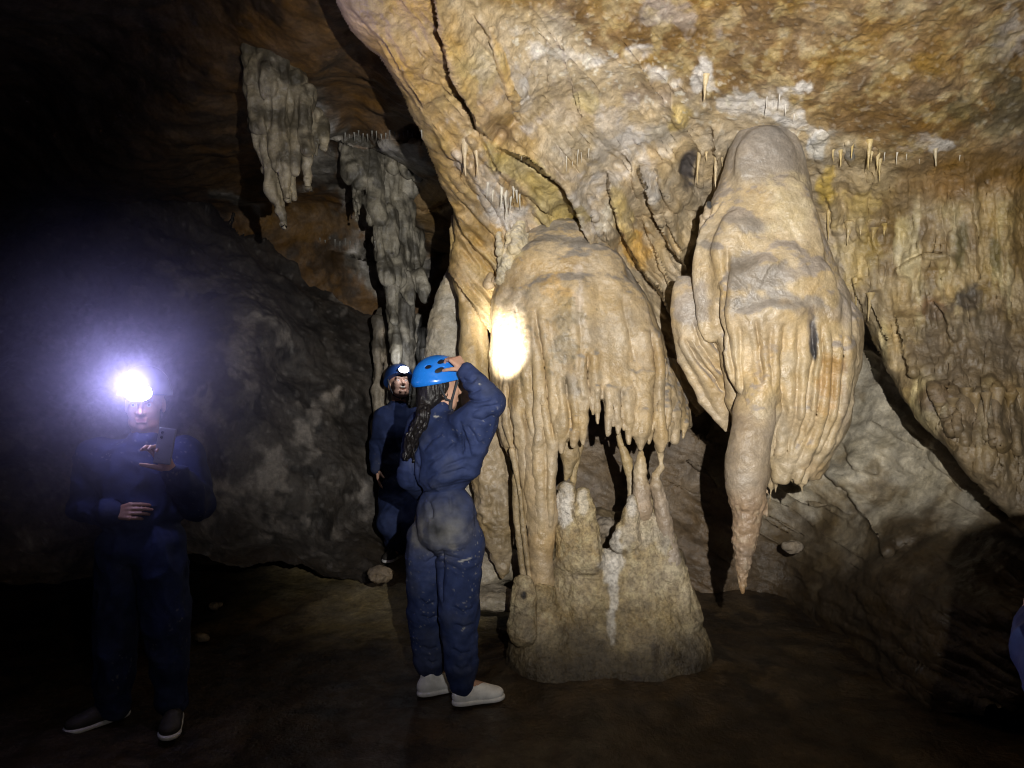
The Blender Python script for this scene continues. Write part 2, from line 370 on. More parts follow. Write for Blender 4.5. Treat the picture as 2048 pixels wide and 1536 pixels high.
def near_depth(X, Y):
    warp = fbm(xyz(X, Y, 0.012), 3) * 14
    zc = 2.74 + 0.10 * np.sin(X * 0.006) + 0.0001 * (X - 1300)
    dc = 3.60 + (Y - 260) * 0.0023 + .0042 * 70 * np.logaddexp(0, (Y - 350) / 70) + 0.08 * np.sin(X * .006)
    dw = 4.50 - 0.60 * sstep(1500, 2000, X) + 0.15 * sstep(1000, 1200, X) * (1 - sstep(1300, 1500, X)) - 0.35 * sstep(500, 1000, Y) * sstep(1650, 1900, X)
    d = smin(dc, dw, 0.5)
    ds = sstep(0, 1, (Y - 150 + 0.55 * (1500 - X)) / 500)
    # long folds running down to the right in the centre, down in the right-hand wall
    u = X * 0.78 - Y * 0.62; v = X * 0.62 + Y * 0.78
    cen = sstep(690, 760, X) * (1 - sstep(1330, 1480, X)) * sstep(-200, 150, Y)
    fold = ridged(np.stack([u * 0.028, v * 0.005, np.zeros_like(u) + 1.5], 1), 3)
    d = d - 0.05 * cen * fold * (0.4 + 0.6 * sstep(150, 400, Y))
    rw = sstep(1560, 1700, X) * sstep(260, 400, Y)
    d = d - 0.035 * rw * fbm(np.stack([X * 0.035, Y * 0.010, np.zeros_like(X) + 8.5], 1), 4)
    Xw, Yw = X + warp * 0.3 + 1.8 * fbm(xyz(X, Y, 0.06), 2), Y + warp * 0.4
    for pts, A, wd in STEPS:
        m = (X > min(p[0] for p in pts) - 4 * wd) & (X < max(p[0] for p in pts) + 4 * wd) & (Y > min(p[1] for p in pts) - 3 * wd) & (Y < max(p[1] for p in pts) + 3 * wd)
        s, sd, al = poly_sd(Xw[m], Yw[m], pts)
        end = sstep(0, .12, al) * (1 - sstep(.86, 1, al)); pos = sd * np.sign(A) > 0
        kk = (d[m] / 2.9) ** 2 * 1.75
        d[m] -= np.where(pos, kk * abs(A) * sstep(0, 3, s) * np.exp(-s / (1.5 * wd)) * (1 - sstep(1.8 * wd, 2.9 * wd, s)), -.5 * abs(A) * np.exp(-s / 3.5)) * end
    for pts, r, A in TUBES:
        m = (X > min(p[0] for p in pts) - 2.5 * r) & (X < max(p[0] for p in pts) + 2.5 * r) & (Y > min(p[1] for p in pts) - 2 * r) & (Y < max(p[1] for p in pts) + 2 * r)
        s, sd, al = poly_sd(Xw[m], Yw[m], pts); rr = r * (1.1 - 0.55 * al)
        d[m] -= A * np.sqrt(np.clip(1 - (s / rr) ** 2, 0, 1))
    for cx, cy, rx, ry, A in HOLES:
        if rx: d += A * np.exp(-((X - cx) / rx) ** 2 - ((Y - cy) / ry) ** 2)
    # roll the free edges round
    s, sd, al = poly_sd(X, Y, RIDGE); R = 38
    q = np.clip(1 - s / R, 0, 1); d = d + 0.14 * (1 - np.sqrt(1 - q * q * 0.999))
    s, sd, al = poly_sd(X, Y, LIP); R = 34
    q = np.clip(1 - s / R, 0, 1); d = d + 0.13 * (1 - np.sqrt(1 - q * q * 0.999))
    return d
def near_disp(V, X, Y):
    ceil = 1 - sstep(-40, 60, Y - (150 + 130 * sstep(1400, 1750, X) - 140 * (1 - sstep(950, 1250, X))))
    r = 0.009 - 0.003 * ceil
    smooth = 1 - 0.55 * (1 - sstep(900, 960, X + (420 - Y) * 0.55))
    return (r * fbm(V * 14, 4, 0.6) + 0.02 * fbm(V * 3.2, 3) + 0.004 * ceil * fbm(V * 55, 2)) * smooth
def near_tint(X, Y, V, N):
    c = np.zeros((len(X), 3), np.float32) + np.array([.45, .35, .215])
    wv = 40 * fbm(xyz(X, Y, 0.01), 4)
    n = fbm(V * 5, 4); n2 = fbm(V * 18, 3)
    c = mix(c, (.42, .35, .25), sstep(0, .5, n) * .6)
    c = mix(c, (.41, .28, .125), 1 - sstep(-20, 30, X - np.interp(Y, [p[1] for p in RIDGE], [p[0] for p in RIDGE]) - 190 + wv))   # ochre ridge
    c = mix(c, (.47, .345, .165), (1 - sstep(-20, 30, X - np.interp(Y, [p[1] for p in RIDGE], [p[0] for p in RIDGE]) - 190 + wv)) * sstep(0, .5, n) * .7)
    ceil = 1 - sstep(-25, 25, Y + wv - np.interp(X, [600, 950, 1100, 1300, 1420, 1540, 1660, 1760, 2048, 2700], [-300, -20, 60, 130, 190, 175, 250, 300, 305, 310]))
    br = np.zeros_like(c) + np.array([.28, .18, .07]); br = mix(br, (.19, .115, .045), sstep(.0, .5, n2 + .5 * n)); br = mix(br, (.38, .28, .13), sstep(.1, .6, -n2 + .4 * n))
    c = c * (1 - ceil[:, None]) + br * ceil[:, None]
    rwall = sstep(1640, 1760, X + wv * .5) * (1 - ceil)
    rb = np.zeros_like(c) + np.array([.34, .255, .13]); rb = mix(rb, (.22, .155, .075), sstep(.0, .5, n)); st = fbm(np.stack([X * 0.03, Y * 0.006, X * 0 + 2], 1), 3)
    rb = mix(rb, (.47, .39, .22), sstep(.1, .5, st) * sstep(380, 450, Y)); rb = mix(rb, (.24, .14, .05), sstep(1740, 1900, X) * (1 - sstep(370, 430, Y + wv)) * .9)
    rb = mix(rb, (.16, .12, .075), sstep(560, 700, Y + wv) * sstep(1800, 1900, X + wv) * .75)  # muddy brown at right also paints in the lamp beam's falloff
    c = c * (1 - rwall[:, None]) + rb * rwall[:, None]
    W = (.66, .62, .57); MV = (.44, .38, .33)
    for (x, y, a, b, an, k, cc) in [
        (1020, 175, 45, 70, -20, .8, MV), (1030, 180, 25, 45, -20, .7, W), (1265, 255, 60, 40, 30, .8, (.6, .56, .52)), (1175, 400, 50, 60, 30, .8, (.53, .49, .45)),
        (1000, 390, 70, 30, 50, .8, W), (960, 350, 90, 26, 52, .7, MV), (1025, 430, 60, 40, 30, .75, W), (1135, 355, 50, 22, 20, .5, MV), (1120, 110, 70, 14, 10, .5, W), (1040, 60, 25, 10, 0, .6, W),
        (1255, 110, 40, 12, -10, .8, W), (1325, 155, 30, 14, 20, .8, W), (1405, 150, 18, 22, 0, .9, W), (1555, 205, 60, 26, -10, .9, W), (1630, 285, 26, 34, 0, .95, (.75, .74, .72)), (1595, 250, 24, 40, -30, .8, W),
        (1875, 285, 40, 16, 0, .85, W), (1800, 295, 50, 14, -8, .5, W), (1690, 285, 40, 18, 20, .6, (.6, .52, .38)), (1300, 380, 14, 24, 0, .7, W), (1225, 400, 20, 50, 0, .7, (.62, .56, .42)),
        (1150, 210, 60, 40, 20, .35, MV), (1360, 30, 70, 30, 10, .5, MV), (2020, 60, 30, 60, 0, .4, W), (1280, 210, 40, 40, 0, .5, MV), (1490, 215, 50, 24, 0, .8, W), (1210, 340, 60, 40, 30, .7, (.52, .48, .44)), (1250, 300, 60, 50, 20, .6, (.55, .51, .47)), (1010, 340, 60, 24, 40, .6, MV), (950, 300, 30, 24, 0, .5, (.55, .46, .34)), (1680, 300, 60, 16, 0, .6, (.6, .55, .45)), (1340, 270, 40, 24, 0, .6, (.58, .5, .36))]:
        c = mix(c, cc, np.clip(blob(X, Y, x, y, a * 1.15, b * 1.15, .9, an) * k, 0, 1) * (.35 + .65 * sstep(-.35, .3, n2 + .4 * n)))
    for (x, y, a, b, an, k, cc) in [
        (1060, 355, 110, 34, 38, .85, (.45, .35, .135)), (1110, 420, 55, 34, 40, .8, (.45, .35, .135)), (1270, 500, 70, 22, 58, .85, (.60, .38, .13)), (1240, 420, 20, 60, -10, .7, (.58, .44, .18)),
        (1005, 130, 10, 90, -17, .8, (.55, .36, .12)), (1357, 235, 20, 32, 0, .85, (.60, .45, .17)), (1655, 365, 22, 40, 0, .8, (.58, .42, .13)), (1710, 420, 60, 50, 0, .6, (.50, .37, .13)), (1720, 520, 40, 80, 0, .5, (.5, .38, .15)),
        (1375, 330, 20, 46, 8, .9, (.035, .035, .045)), (1935, 600, 30, 34, 0, .8, (.05, .05, .055)), (1700, 305, 16, 12, 0, .7, (.1, .1, .1)), (1865, 615, 26, 20, 0, .6, (.14, .05, .02)),
        (1870, 790, 50, 26, 0, .7, (.1, .05, .025)), (1920, 500, 14, 44, 0, .7, (.13, .11, .04)), (1990, 510, 12, 40, 0, .7, (.13, .11, .04)), (1680, 420, 20, 30, 0, .5, (.27, .22, .17)),
        (1175, 205, 26, 26, 0, .4, (.5, .42, .18)), (960, 130, 50, 40, 0, .35, (.48, .38, .15)), (990, 250, 60, 30, 40, .5, (.29, .20, .12)), (1180, 300, 90, 40, 25, .4, (.38, .30, .18)), (2020, 230, 110, 60, 0, .7, (.10, .085, .045)), (1990, 330, 150, 40, 0, .7, (.12, .075, .03)), (1760, 255, 110, 30, 5, .6, (.17, .10, .04)), (1990, 160, 40, 80, 0, .5, (.12, .10, .06)), (1300, 185, 70, 26, 10, .55, (.22, .155, .10)), (1960, 700, 130, 110, 0, .75, (.13, .10, .065)), (1850, 740, 80, 60, 0, .5, (.17, .13, .085)), (1740, 620, 40, 60, 0, .4, (.30, .25, .18))]:  # broad dark browns on the lower right wall also paint the beam's falloff
        c = mix(c, cc, np.clip(blob(X, Y, x, y, a, b, .6, an) * k, 0, 1))
    sp = vn(V * 55); zone = np.exp(-((Y - (90 + (X - 1050) * .33)) / 55) ** 2) * sstep(980, 1040, X) * (1 - sstep(1600, 1700, X)) + 0.25 * ceil
    c = mix(c, (.70, .66, .55), sstep(.46, .62, sp) * np.clip(zone, 0, 1) * .7)
    return c
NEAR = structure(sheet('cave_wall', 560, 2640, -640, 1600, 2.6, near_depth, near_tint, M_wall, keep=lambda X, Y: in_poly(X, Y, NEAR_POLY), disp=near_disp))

# far ceiling on the left, beyond the ridge
def farc_depth(X, Y):
    zc = 3.45 - 0.22 * sstep(700, 850, X) - 0.25 * sstep(150, 480, Y) + 0.12 * np.sin(X * .006 + Y * .01)
    d = (zc - EYE) * F / np.maximum(768 - Y, 190)
    d = smin(d, np.zeros_like(d) + 7.6, .6)
    for y0, a in ((285, .22), (412, .16), (520, .18)):          # ledges
        yy = Y + 16 * fbm(xyz(X, Y, .012), 3) - y0; e = sstep(640, 700, X)
        d = d - a * e * sstep(0, 4, yy) * np.exp(-np.maximum(yy, 0) / 50)
    return d
def farc_tint(X, Y, V, N):
    n = fbm(V * 1.6, 4); n2 = fbm(V * 7, 3)
    c = np.zeros((len(X), 3), np.float32) + np.array([.145, .08, .03]); c = mix(c, (.07, .042, .02), sstep(0, .4, n2))
    g = np.zeros(len(X)); wv = 30 * fbm(xyz(X, Y, .012), 4)
    for (x, y, a, b, an) in [(640, 240, 120, 40, 45), (770, 320, 110, 45, 10), (740, 420, 90, 60, 50), (800, 540, 90, 60, 30), (800, 500, 60, 40, 0), (770, 400, 90, 120, 0), (690, 330, 80, 60, 20), (610, 290, 60, 70, 0), (660, 430, 120, 14, 15), (480, 400, 90, 14, 20)]:
        g = np.maximum(g, blob(X + wv, Y, x, y, a, b, .5, an))
    g = np.clip(g, 0, 1)
    gc = np.zeros_like(c) + np.array([.24, .22, .185]); gc = mix(gc, (.10, .09, .075), sstep(.0, .5, n2)); gc = mix(gc, (.48, .45, .41), sstep(.3, .7, -n2))
    c = c * (1 - g[:, None]) + gc * g[:, None]
    for (x, y, a, b, cc) in [(840, 420, 50, 50, (.26, .165, .065)), (620, 440, 110, 40, (.17, .095, .032)), (740, 170, 90, 90, (.17, .09, .03)), (820, 600, 60, 14, (.25, .14, .05))]:
        c = mix(c, cc, np.clip(blob(X, Y, x, y, a, b, .5) * .9, 0, 1))
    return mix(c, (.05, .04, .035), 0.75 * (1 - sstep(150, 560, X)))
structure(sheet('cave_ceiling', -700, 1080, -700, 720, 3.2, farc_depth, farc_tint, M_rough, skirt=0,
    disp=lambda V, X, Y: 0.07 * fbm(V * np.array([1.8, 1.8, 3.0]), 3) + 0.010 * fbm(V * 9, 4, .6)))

# sloping wall behind the two men
LEFT_TOP = [(-700, 250), (0, 325), (240, 350), (420, 415), (560, 482), (690, 556), (752, 640), (792, 750), (830, 860), (850, 1000), (840, 1300)]
def left_depth(X, Y):
    yt = np.interp(X, [p[0] for p in LEFT_TOP[:6]], [p[1] for p in LEFT_TOP[:6]])
    d = 4.9 + 1.9 * np.clip((1150 - Y) / 750, -.2, 1.2) ** 1.3 * (np.clip((1150 - Y), 0, 1) > 0) + 1.35 * sstep(300, 800, X)
    d = d - 1.5 * sstep(1020, 1330, Y)
    s, sd, al = poly_sd(X, Y, LEFT_TOP); q = np.clip(1 - s / 110, 0, 1)
    return d + 0.7 * (1 - np.sqrt(1 - q * q * .999))
def left_tint(X, Y, V, N):
    n = fbm(V * 1.5, 5); n2 = fbm(V * 6, 4)
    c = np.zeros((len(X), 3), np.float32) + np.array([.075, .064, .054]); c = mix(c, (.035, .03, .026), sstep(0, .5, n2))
    p = np.zeros(len(X)); wv = 45 * fbm(xyz(X, Y, .015), 4)
    for (x, y, a, b, an, k) in [(480, 720, 80, 130, 20, .8), (560, 920, 90, 70, -20, 1), (470, 1000, 110, 80, 10, .7), (650, 830, 55, 30, -40, 1), (690, 1030, 60, 60, -20, .9), (430, 860, 60, 90, 0, .8),
                                (400, 560, 120, 30, 10, .6), (200, 700, 200, 120, 0, .5), (680, 610, 14, 30, 0, .9), (640, 590, 40, 10, 20, .8), (100, 900, 120, 150, 0, .4)]:
        p = np.maximum(p, k * blob(X + wv, Y + wv * .6, x, y, a, b, .6, an))
    c = mix(c, (.30, .265, .23), np.clip(p, 0, 1) * sstep(-.5, .7, n2 + .8 * fbm(V * np.array([9, 9, 4]), 4)))
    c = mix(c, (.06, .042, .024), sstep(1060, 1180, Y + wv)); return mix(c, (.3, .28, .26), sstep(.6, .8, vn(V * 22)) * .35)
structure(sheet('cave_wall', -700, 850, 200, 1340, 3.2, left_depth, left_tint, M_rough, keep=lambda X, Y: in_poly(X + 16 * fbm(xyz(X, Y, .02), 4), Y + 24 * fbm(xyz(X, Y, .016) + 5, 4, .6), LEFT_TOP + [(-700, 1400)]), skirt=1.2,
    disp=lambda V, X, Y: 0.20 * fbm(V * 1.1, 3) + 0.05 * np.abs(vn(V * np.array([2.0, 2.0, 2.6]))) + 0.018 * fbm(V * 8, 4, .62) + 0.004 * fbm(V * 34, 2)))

# sloping slab and back wall, lower right and behind the formations
SLABS = [([(1690, 690), (1760, 720), (1800, 760)], .05, 30), ([(1730, 850), (1790, 870), (1850, 895)], .05, 30), ([(1672, 880), (1700, 930), (1760, 950)], .09, 40), ([(1640, 935), (1700, 985), (1735, 1060), (1790, 1130)], .16, 60),
         ([(1850, 900), (1920, 960), (1960, 1010), (2000, 1040)], .06, 40), ([(1380, 870), (1430, 900), (1470, 920)], .1, 40), ([(1370, 930), (1400, 945), (1430, 975)], .05, 25), ([(1560, 1000), (1640, 1020), (1720, 1035)], .03, 25)]
def slab_depth(X, Y):
    d = 5.6 - 1.3 * sstep(1500, 2100, X) - 0.9 * sstep(950, 1250, Y) * sstep(1500, 1850, X) + 0.25 * (1 - sstep(700, 1000, Y))
    wv = 12 * fbm(xyz(X, Y, .02), 3)
    for pts, A, wd in SLABS:
        m = (X > min(p[0] for p in pts) - 4 * wd) & (X < max(p[0] for p in pts) + 4 * wd) & (Y > min(p[1] for p in pts) - 3 * wd) & (Y < max(p[1] for p in pts) + 3 * wd)
        s, sd, al = poly_sd((X + wv)[m], (Y + wv)[m], pts); end = sstep(0, .15, al) * (1 - sstep(.85, 1, al))
        d[m] -= np.where(sd > 0, A * sstep(0, 4, s) * np.exp(-s / wd), 0) * end
    u = X * .5 - Y * .85; v = X * .85 + Y * .5
    return d - 0.02 * ridged(np.stack([u * .03, v * .006, X * 0 + 4], 1), 3)
def slab_tint(X, Y, V, N):
    n2 = fbm(V * 6, 4); c = np.zeros((len(X), 3), np.float32) + np.array([.56, .50, .38])
    c = mix(c, (.40, .33, .22), sstep(.0, .6, n2)); c = mix(c, (.12, .085, .045), sstep(960, 1080, Y + 40 * n2) * .9); c = mix(c, (.045, .03, .016), sstep(1040, 1170, Y + 50 * n2 + .12 * (X - 1700)))  # dark mud tone low down also paints in the shadow at lower right
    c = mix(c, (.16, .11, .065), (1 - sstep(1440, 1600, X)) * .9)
    return c
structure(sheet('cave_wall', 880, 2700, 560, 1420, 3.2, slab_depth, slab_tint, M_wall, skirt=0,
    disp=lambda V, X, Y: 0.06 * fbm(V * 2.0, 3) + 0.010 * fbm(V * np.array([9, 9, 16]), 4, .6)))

# ground
def ground():
    xs = np.arange(-7, 7.01, .035, dtype=np.float32); ys = np.arange(-2.5, 9.5, .035, dtype=np.float32)
    X, Y = np.meshgrid(xs, ys); nx, ny = len(xs), len(ys); X = X.ravel(); Y = Y.ravel()
    p = np.stack([X, Y, X * 0], 1)
    z = -0.015 + 0.05 * fbm(p * .9, 3) * sstep(.6, 1.6, np.abs(X + .6) + np.abs(Y - 3.8) * .6) + .014 * fbm(p * 5, 4) + 0.45 * sstep(5.0, 7.5, Y) + .35 * sstep(2.6, 5, -X) * sstep(3.6, 5.2, Y)
    z = z + .045 * (1 - sstep(.50, .80, np.hypot(X - .52, (Y - 4.25) * 1.1) + .06 * fbm(p * 4, 3))) + .012 * np.abs(vn(p * 7)) - .006
    V = np.stack([X, Y, z], 1); i = np.arange(nx * ny).reshape(ny, nx)
    Q = np.stack([i[:-1, :-1], i[:-1, 1:], i[1:, 1:], i[1:, :-1]], -1).reshape(-1, 4)
    n = fbm(p * 2.5, 4); c = np.zeros((len(X), 3), np.float32) + np.array([.045, .029, .015]); c = mix(c, (.07, .047, .025), sstep(0, .6, n)); c = mix(c, (.025, .016, .009), sstep(.1, .6, fbm(p * 7 + 5, 3)))
    c = mix(c, (.38, .30, .16), sstep(4.6, 5.4, Y + .4 * n) * (1 - sstep(.0, .5, X)) * sstep(-2.2, -1.6, X))
    return structure(put('ground', V, Q, M_mud, c))
ground()

# ------------------------------------------------------------------ formations
class Body:
    """solid of roughly elliptical section given by its left and right outline (photograph pixels at depth d0)"""
    def __init__(s, rows, d0, ratio, bottom=None):
        s.bottom = bottom
        off = np.array([q[3] if len(q) > 3 else 0.0 for q in rows]); r = np.array([q[:3] for q in rows], float); z = EYE - (r[:, 0] - 768) / F * d0; o = np.argsort(z)
        s.z = z[o]; s.cx = (((r[:, 1] + r[:, 2]) / 2 - 1024) / F * d0)[o]; s.hw = ((r[:, 2] - r[:, 1]) / 2 / F * d0)[o]; s.off = off[o]
        s.d0 = d0; s.ratio = ratio
    def front(s, px, py, sink=0.0):
        """point on the near face under a pixel"""
        d = s.d0
        for _ in range(6):
            z = EYE - (py - 768) / F * d; x = (px - 1024) / F * d
            cx = np.interp(z, s.z, s.cx); hw = max(np.interp(z, s.z, s.hw), 1e-3)
            q = np.clip((x - cx) / hw, -.995, .995); d = s.d0 - hw * s.ratio * math.sqrt(1 - q * q)
        return P(px, py, d + sink)
    def add(s, f, k=0.02):
        hw = s.hw.max(); x0 = (s.cx - s.hw).min(); x1 = (s.cx + s.hw).max(); pad = 4 * f.h + k
        sl, (x, y, z) = f.blk((x0 - pad, s.d0 - hw * s.ratio - pad, s.z[0] - pad), (x1 + pad, s.d0 + hw * s.ratio + pad, s.z[-1] + pad))
        zz = z.ravel(); cx = np.interp(zz, s.z, s.cx).astype(np.float32)[None, None]; hw = np.maximum(np.interp(zz, s.z, s.hw), .002).astype(np.float32)[None, None]
        of = np.interp(zz, s.z, s.off).astype(np.float32)[None, None]
        q = np.sqrt(((x - cx) / hw) ** 2 + ((y - s.d0 - of) / (hw * s.ratio)) ** 2)
        v = (q - 1) * hw * min(1, s.ratio)
        v = np.maximum(v, np.maximum(s.z[0] - z, z - s.z[-1]))
        if s.bottom is not None:
            bz = np.interp((x / y * F + 1024).ravel(), [p[0] for p in s.bottom], [p[1] for p in s.bottom]).reshape((x / y).shape); v = np.maximum(v, (EYE - (bz - 768) / F * y) - z)
        f.un(sl, v.astype(np.float32), k)
def field_for(pts, h, pad=.12):
    p = np.array(pts); return Fld(p.min(0) - pad, p.max(0) + pad, h)
def m(px, d): return px / F * d
def strand(f, body, pts, rs, k=.008, sink=.45, hang=None):
    """a rounded runnel lying on the face of a body; pts px,py; rs px. Points below the body keep the last depth."""
    out = []; last = None; zb = body.z[0]
    for (x, y), r in zip(pts, rs):
        q = body.front(x, y, m(r, body.d0) * (1.05 if not out else sink))
        if q[2] < zb + .02 and last is not None: q = P(x, y, last)
        last = q[1]; out.append(q)
    f.tube(out, [m(r, q[1]) for r, q in zip(rs, out)], k)
def rough(V, Q, a1=.006, s1=9, a2=.002, s2=40):
    N = normals(V, Q); return V + N * (a1 * fbm(V * s1, 3) + a2 * fbm(V * s2, 3))[:, None]
TAN = np.array([.42, .325, .195]); GREY = np.array([.31, .265, .215])
def flow_tint(V, Q, base=TAN, top=GREY, amt=1.0, lo=.30, hi=.55):
    N = normals(V, Q); n = fbm(V * 6, 4); n2 = fbm(V * np.array([14, 14, 4]), 3)
    c = np.zeros((len(V), 3), np.float32) + base; c = mix(c, np.asarray(base) * np.array([.94, .84, .66]), sstep(.0, .6, n) * .5); c = mix(c, np.asarray(base) * 1.12 + .02, sstep(.1, .6, n2) * .5)
    if amt: c = mix(c, top, sstep(lo, hi, N[:, 2] + .18 * n) * amt)
    return c
def vblob(V, px, py, rx, ry, wob=.5):
    """a colour patch on the near face of a formation round the spot seen at px, py"""
    X = V[:, 0] / V[:, 1] * F + 1024; Y = 768 - (V[:, 2] - EYE) / V[:, 1] * F
    return blob(X, Y, px, py, rx, ry, wob)

def carve(V, Q, ledges=(), grooves=(), dn=1.0, on=9.0, la=1.0, ga=1.0):
    """ledges: rock below the line stands out; grooves: creases cut along the line (seen at photograph pixels, near face)"""
    N = normals(V, Q); X = V[:, 0] / V[:, 1] * F + 1024; Y = 768 - (V[:, 2] - EYE) / V[:, 1] * F
    jx = 7 * fbm(V * 7, 4); jy = 8 * fbm(V * 7 + 4, 4); fr = sstep(.25, -.1, N[:, 1]); h = np.zeros(len(V))
    for pts, A, wd in ledges:
        s, sd, al = poly_sd(X + jx, Y + jy, pts); e = sstep(0, .2, al) * (1 - sstep(.8, 1, al))
        h += np.where(sd < 0, la * A * sstep(0, on, s) * np.exp(-(s / wd) ** 1.5), 0) * e
    for pts, A, wd in grooves:
        s, sd, al = poly_sd(X + .5 * jx, Y + .5 * jy, pts); e = sstep(0, .15, al) * (1 - sstep(.88, 1, al))
        h += ga * (-A * np.exp(-(s / wd) ** 2) + .45 * A * np.exp(-((s - 3 * wd) / (2.2 * wd)) ** 2)) * e
    return V + N * (h * fr * dn)[:, None]
rnd = random.Random(4)
# --- central bell with its fringe
def bell():
    b = Body([(442, 1100, 1160), (452, 1070, 1190), (475, 1040, 1216), (510, 1015, 1236), (545, 996, 1262), (590, 985, 1290), (640, 981, 1312), (700, 980, 1332), (760, 983, 1352), (800, 987, 1368), (835, 994, 1378), (870, 1000, 1382), (905, 1006, 1380)], 4.45, .72,
        [(980, 880), (1010, 895), (1060, 900), (1100, 885), (1130, 880), (1160, 860), (1172, 835), (1178, 790), (1188, 782), (1204, 800), (1226, 812), (1240, 830), (1262, 850), (1284, 868), (1304, 850), (1322, 872), (1345, 866), (1372, 856), (1390, 850)])
    t = thing('flowstone_canopy', 'broad tan bell of flowstone with a drip fringe beside the woman in bright blue helmet', 'flowstone', P(1150, 440, 4.5))
    f = Fld((P(940, 1250, 4.5)[0], 3.8, P(1000, 1160, 4.2)[2]), (P(1410, 0, 4.5)[0], 4.95, P(0, 425, 4.5)[2]), .0066)
    b.add(f, .02)
    # soft lobes on the shoulders
    for (x, y, rx, ry) in [(1090, 540, 70, 60), (1180, 545, 70, 60), (1240, 640, 60, 80), (1030, 640, 45, 110), (1090, 690, 45, 120), (1150, 690, 40, 130), (1290, 740, 40, 90)]:
        q = b.front(x, y, .06); f.ell(q, (m(rx, 4.2), .075, m(ry, 4.2)), .06)
    # left part: long rounded strands
    L = [([(1000, 780), (1005, 850), (1019, 912)], [9, 9, 4]), ([(1018, 760), (1020, 850), (1030, 915)], [11, 11, 5]), ([(1040, 720), (1045, 830), (1052, 930), (1062, 1040), (1070, 1100)], [15, 17, 14, 10, 4]), ([(1072, 730), (1078, 850), (1081, 940), (1084, 1040), (1086, 1140)], [19, 20, 18, 15, 8]),
         ([(1106, 720), (1102, 820), (1104, 900), (1102, 980), (1100, 1050)], [15, 15, 13, 10, 4]), ([(1128, 740), (1128, 840), (1122, 904)], [13, 14, 3]), ([(1148, 750), (1150, 840), (1146, 890)], [11, 12, 5]), ([(1162, 760), (1165, 840), (1166, 887)], [11, 11, 3]),
         ([(1085, 560), (1078, 650), (1088, 730), (1092, 800)], [8, 9, 8, 8]), ([(1115, 750), (1115, 850), (1112, 886)], [7, 8, 3])]
    R = [([(1192, 770), (1195, 815), (1195, 846)], [9, 7, 2]), ([(1180, 745), (1182, 790), (1186, 828)], [7, 6, 2]), ([(1216, 765), (1217, 830), (1216, 868)], [10, 8, 2]), ([(1236, 765), (1237, 835), (1236, 866)], [10, 9, 3]),
         ([(1256, 790), (1258, 845), (1258, 886)], [10, 10, 5]), ([(1282, 750), (1283, 830), (1282, 865), (1282, 896)], [17, 19, 17, 6]), ([(1304, 740), (1306, 830), (1298, 886)], [8, 8, 3]), ([(1322, 720), (1322, 820), (1320, 875), (1319, 900)], [14, 17, 15, 6]),
         ([(1345, 730), (1350, 830), (1350, 880)], [13, 15, 7]), ([(1366, 790), (1370, 850), (1366, 874)], [8, 9, 4]), ([(1335, 850), (1336, 880)], [10, 5]), ([(1270, 800), (1270, 850), (1270, 872)], [8, 7, 3]), ([(1225, 800), (1227, 850)], [6, 3]), ([(1246, 800), (1248, 858)], [6, 3])]
    for p, r in L + R: strand(f, b, p, r, .007)
    V, Q = f.mesh(); V = rough(V, Q, .008, 7, .0022, 38)
    V = carve(V, Q, [([(985, 625), (1000, 590), (1030, 566), (1070, 556), (1110, 545), (1150, 548), (1200, 540), (1240, 556), (1270, 590), (1290, 620)], .024, 60), ([(1060, 500), (1100, 505), (1150, 498), (1190, 505)], .02, 25), ([(1246, 745), (1258, 735), (1280, 738), (1308, 736), (1314, 745)], .025, 40), ([(1283, 640), (1305, 655), (1330, 665)], .02, 20)],
      [([(1070, 610), (1077, 677), (1087, 728), (1092, 779), (1099, 829), (1110, 890)], .022, 4), ([(1127, 745), (1136, 812), (1145, 865)], .022, 4), ([(1176, 700), (1180, 782), (1184, 800)], .035, 5), ([(1302, 650), (1309, 745), (1305, 873)], .022, 4), ([(1330, 700), (1334, 800), (1336, 870)], .02, 4),
       ([(1012, 760), (1020, 840), (1026, 900)], .02, 3.5), ([(1046, 810), (1056, 880), (1060, 960)], .02, 3.5), ([(1060, 720), (1064, 800), (1066, 900)], .018, 4), ([(1245, 770), (1248, 850)], .02, 4), ([(1205, 770), (1207, 830)], .02, 4), ([(1030, 600), (1036, 680), (1034, 740)], .012, 4), ([(1160, 570), (1163, 680), (1160, 760)], .010, 5), ([(1240, 590), (1262, 660), (1268, 730)], .010, 5)], 1.0, 22.0, .8, 1.0)
    N = normals(V, Q); X = V[:, 0] / V[:, 1] * F + 1024; Y = 768 - (V[:, 2] - EYE) / V[:, 1] * F
    V = V + N * (.006 * ridged(np.stack([V[:, 0] * 13, V[:, 1] * 13, V[:, 2] * 1.8], 1), 2) * sstep(600, 760, Y) + .0015 * fbm(V * np.array([18, 18, 40]), 3))[:, None]
    c = flow_tint(V, Q, (.42, .32, .19), (.27, .24, .205), .95, .33, .60)
    for (x, y, rx, ry, k, cc) in [(1125, 580, 34, 30, .6, (.52, .33, .12)), (1160, 560, 12, 90, .5, (.6, .52, .44)), (1125, 680, 34, 70, .55, (.30, .25, .16)), (1140, 770, 20, 40, .6, (.24, .20, .15)), (1030, 600, 36, 30, .4, (.33, .29, .24)),
                                   (1120, 500, 50, 16, .6, (.55, .43, .27)), (1020, 510, 22, 34, .8, (.56, .48, .28)), (1240, 790, 14, 26, .55, (.26, .22, .17)), (1240, 680, 30, 60, .2, (.4, .33, .22)), (1310, 690, 20, 80, .4, (.36, .25, .12)), (1200, 750, 10, 30, .4, (.25, .22, .17))]:
        c = mix(c, cc, np.clip(vblob(V, x, y, rx, ry, .9) * k, 0, 1))
    spk = sstep(.15, .5, fbm(V * np.array([40, 40, 55]), 2)); z = vblob(V, 1130, 680, 60, 110, .5) + .8 * vblob(V, 1035, 640, 40, 120, .5)
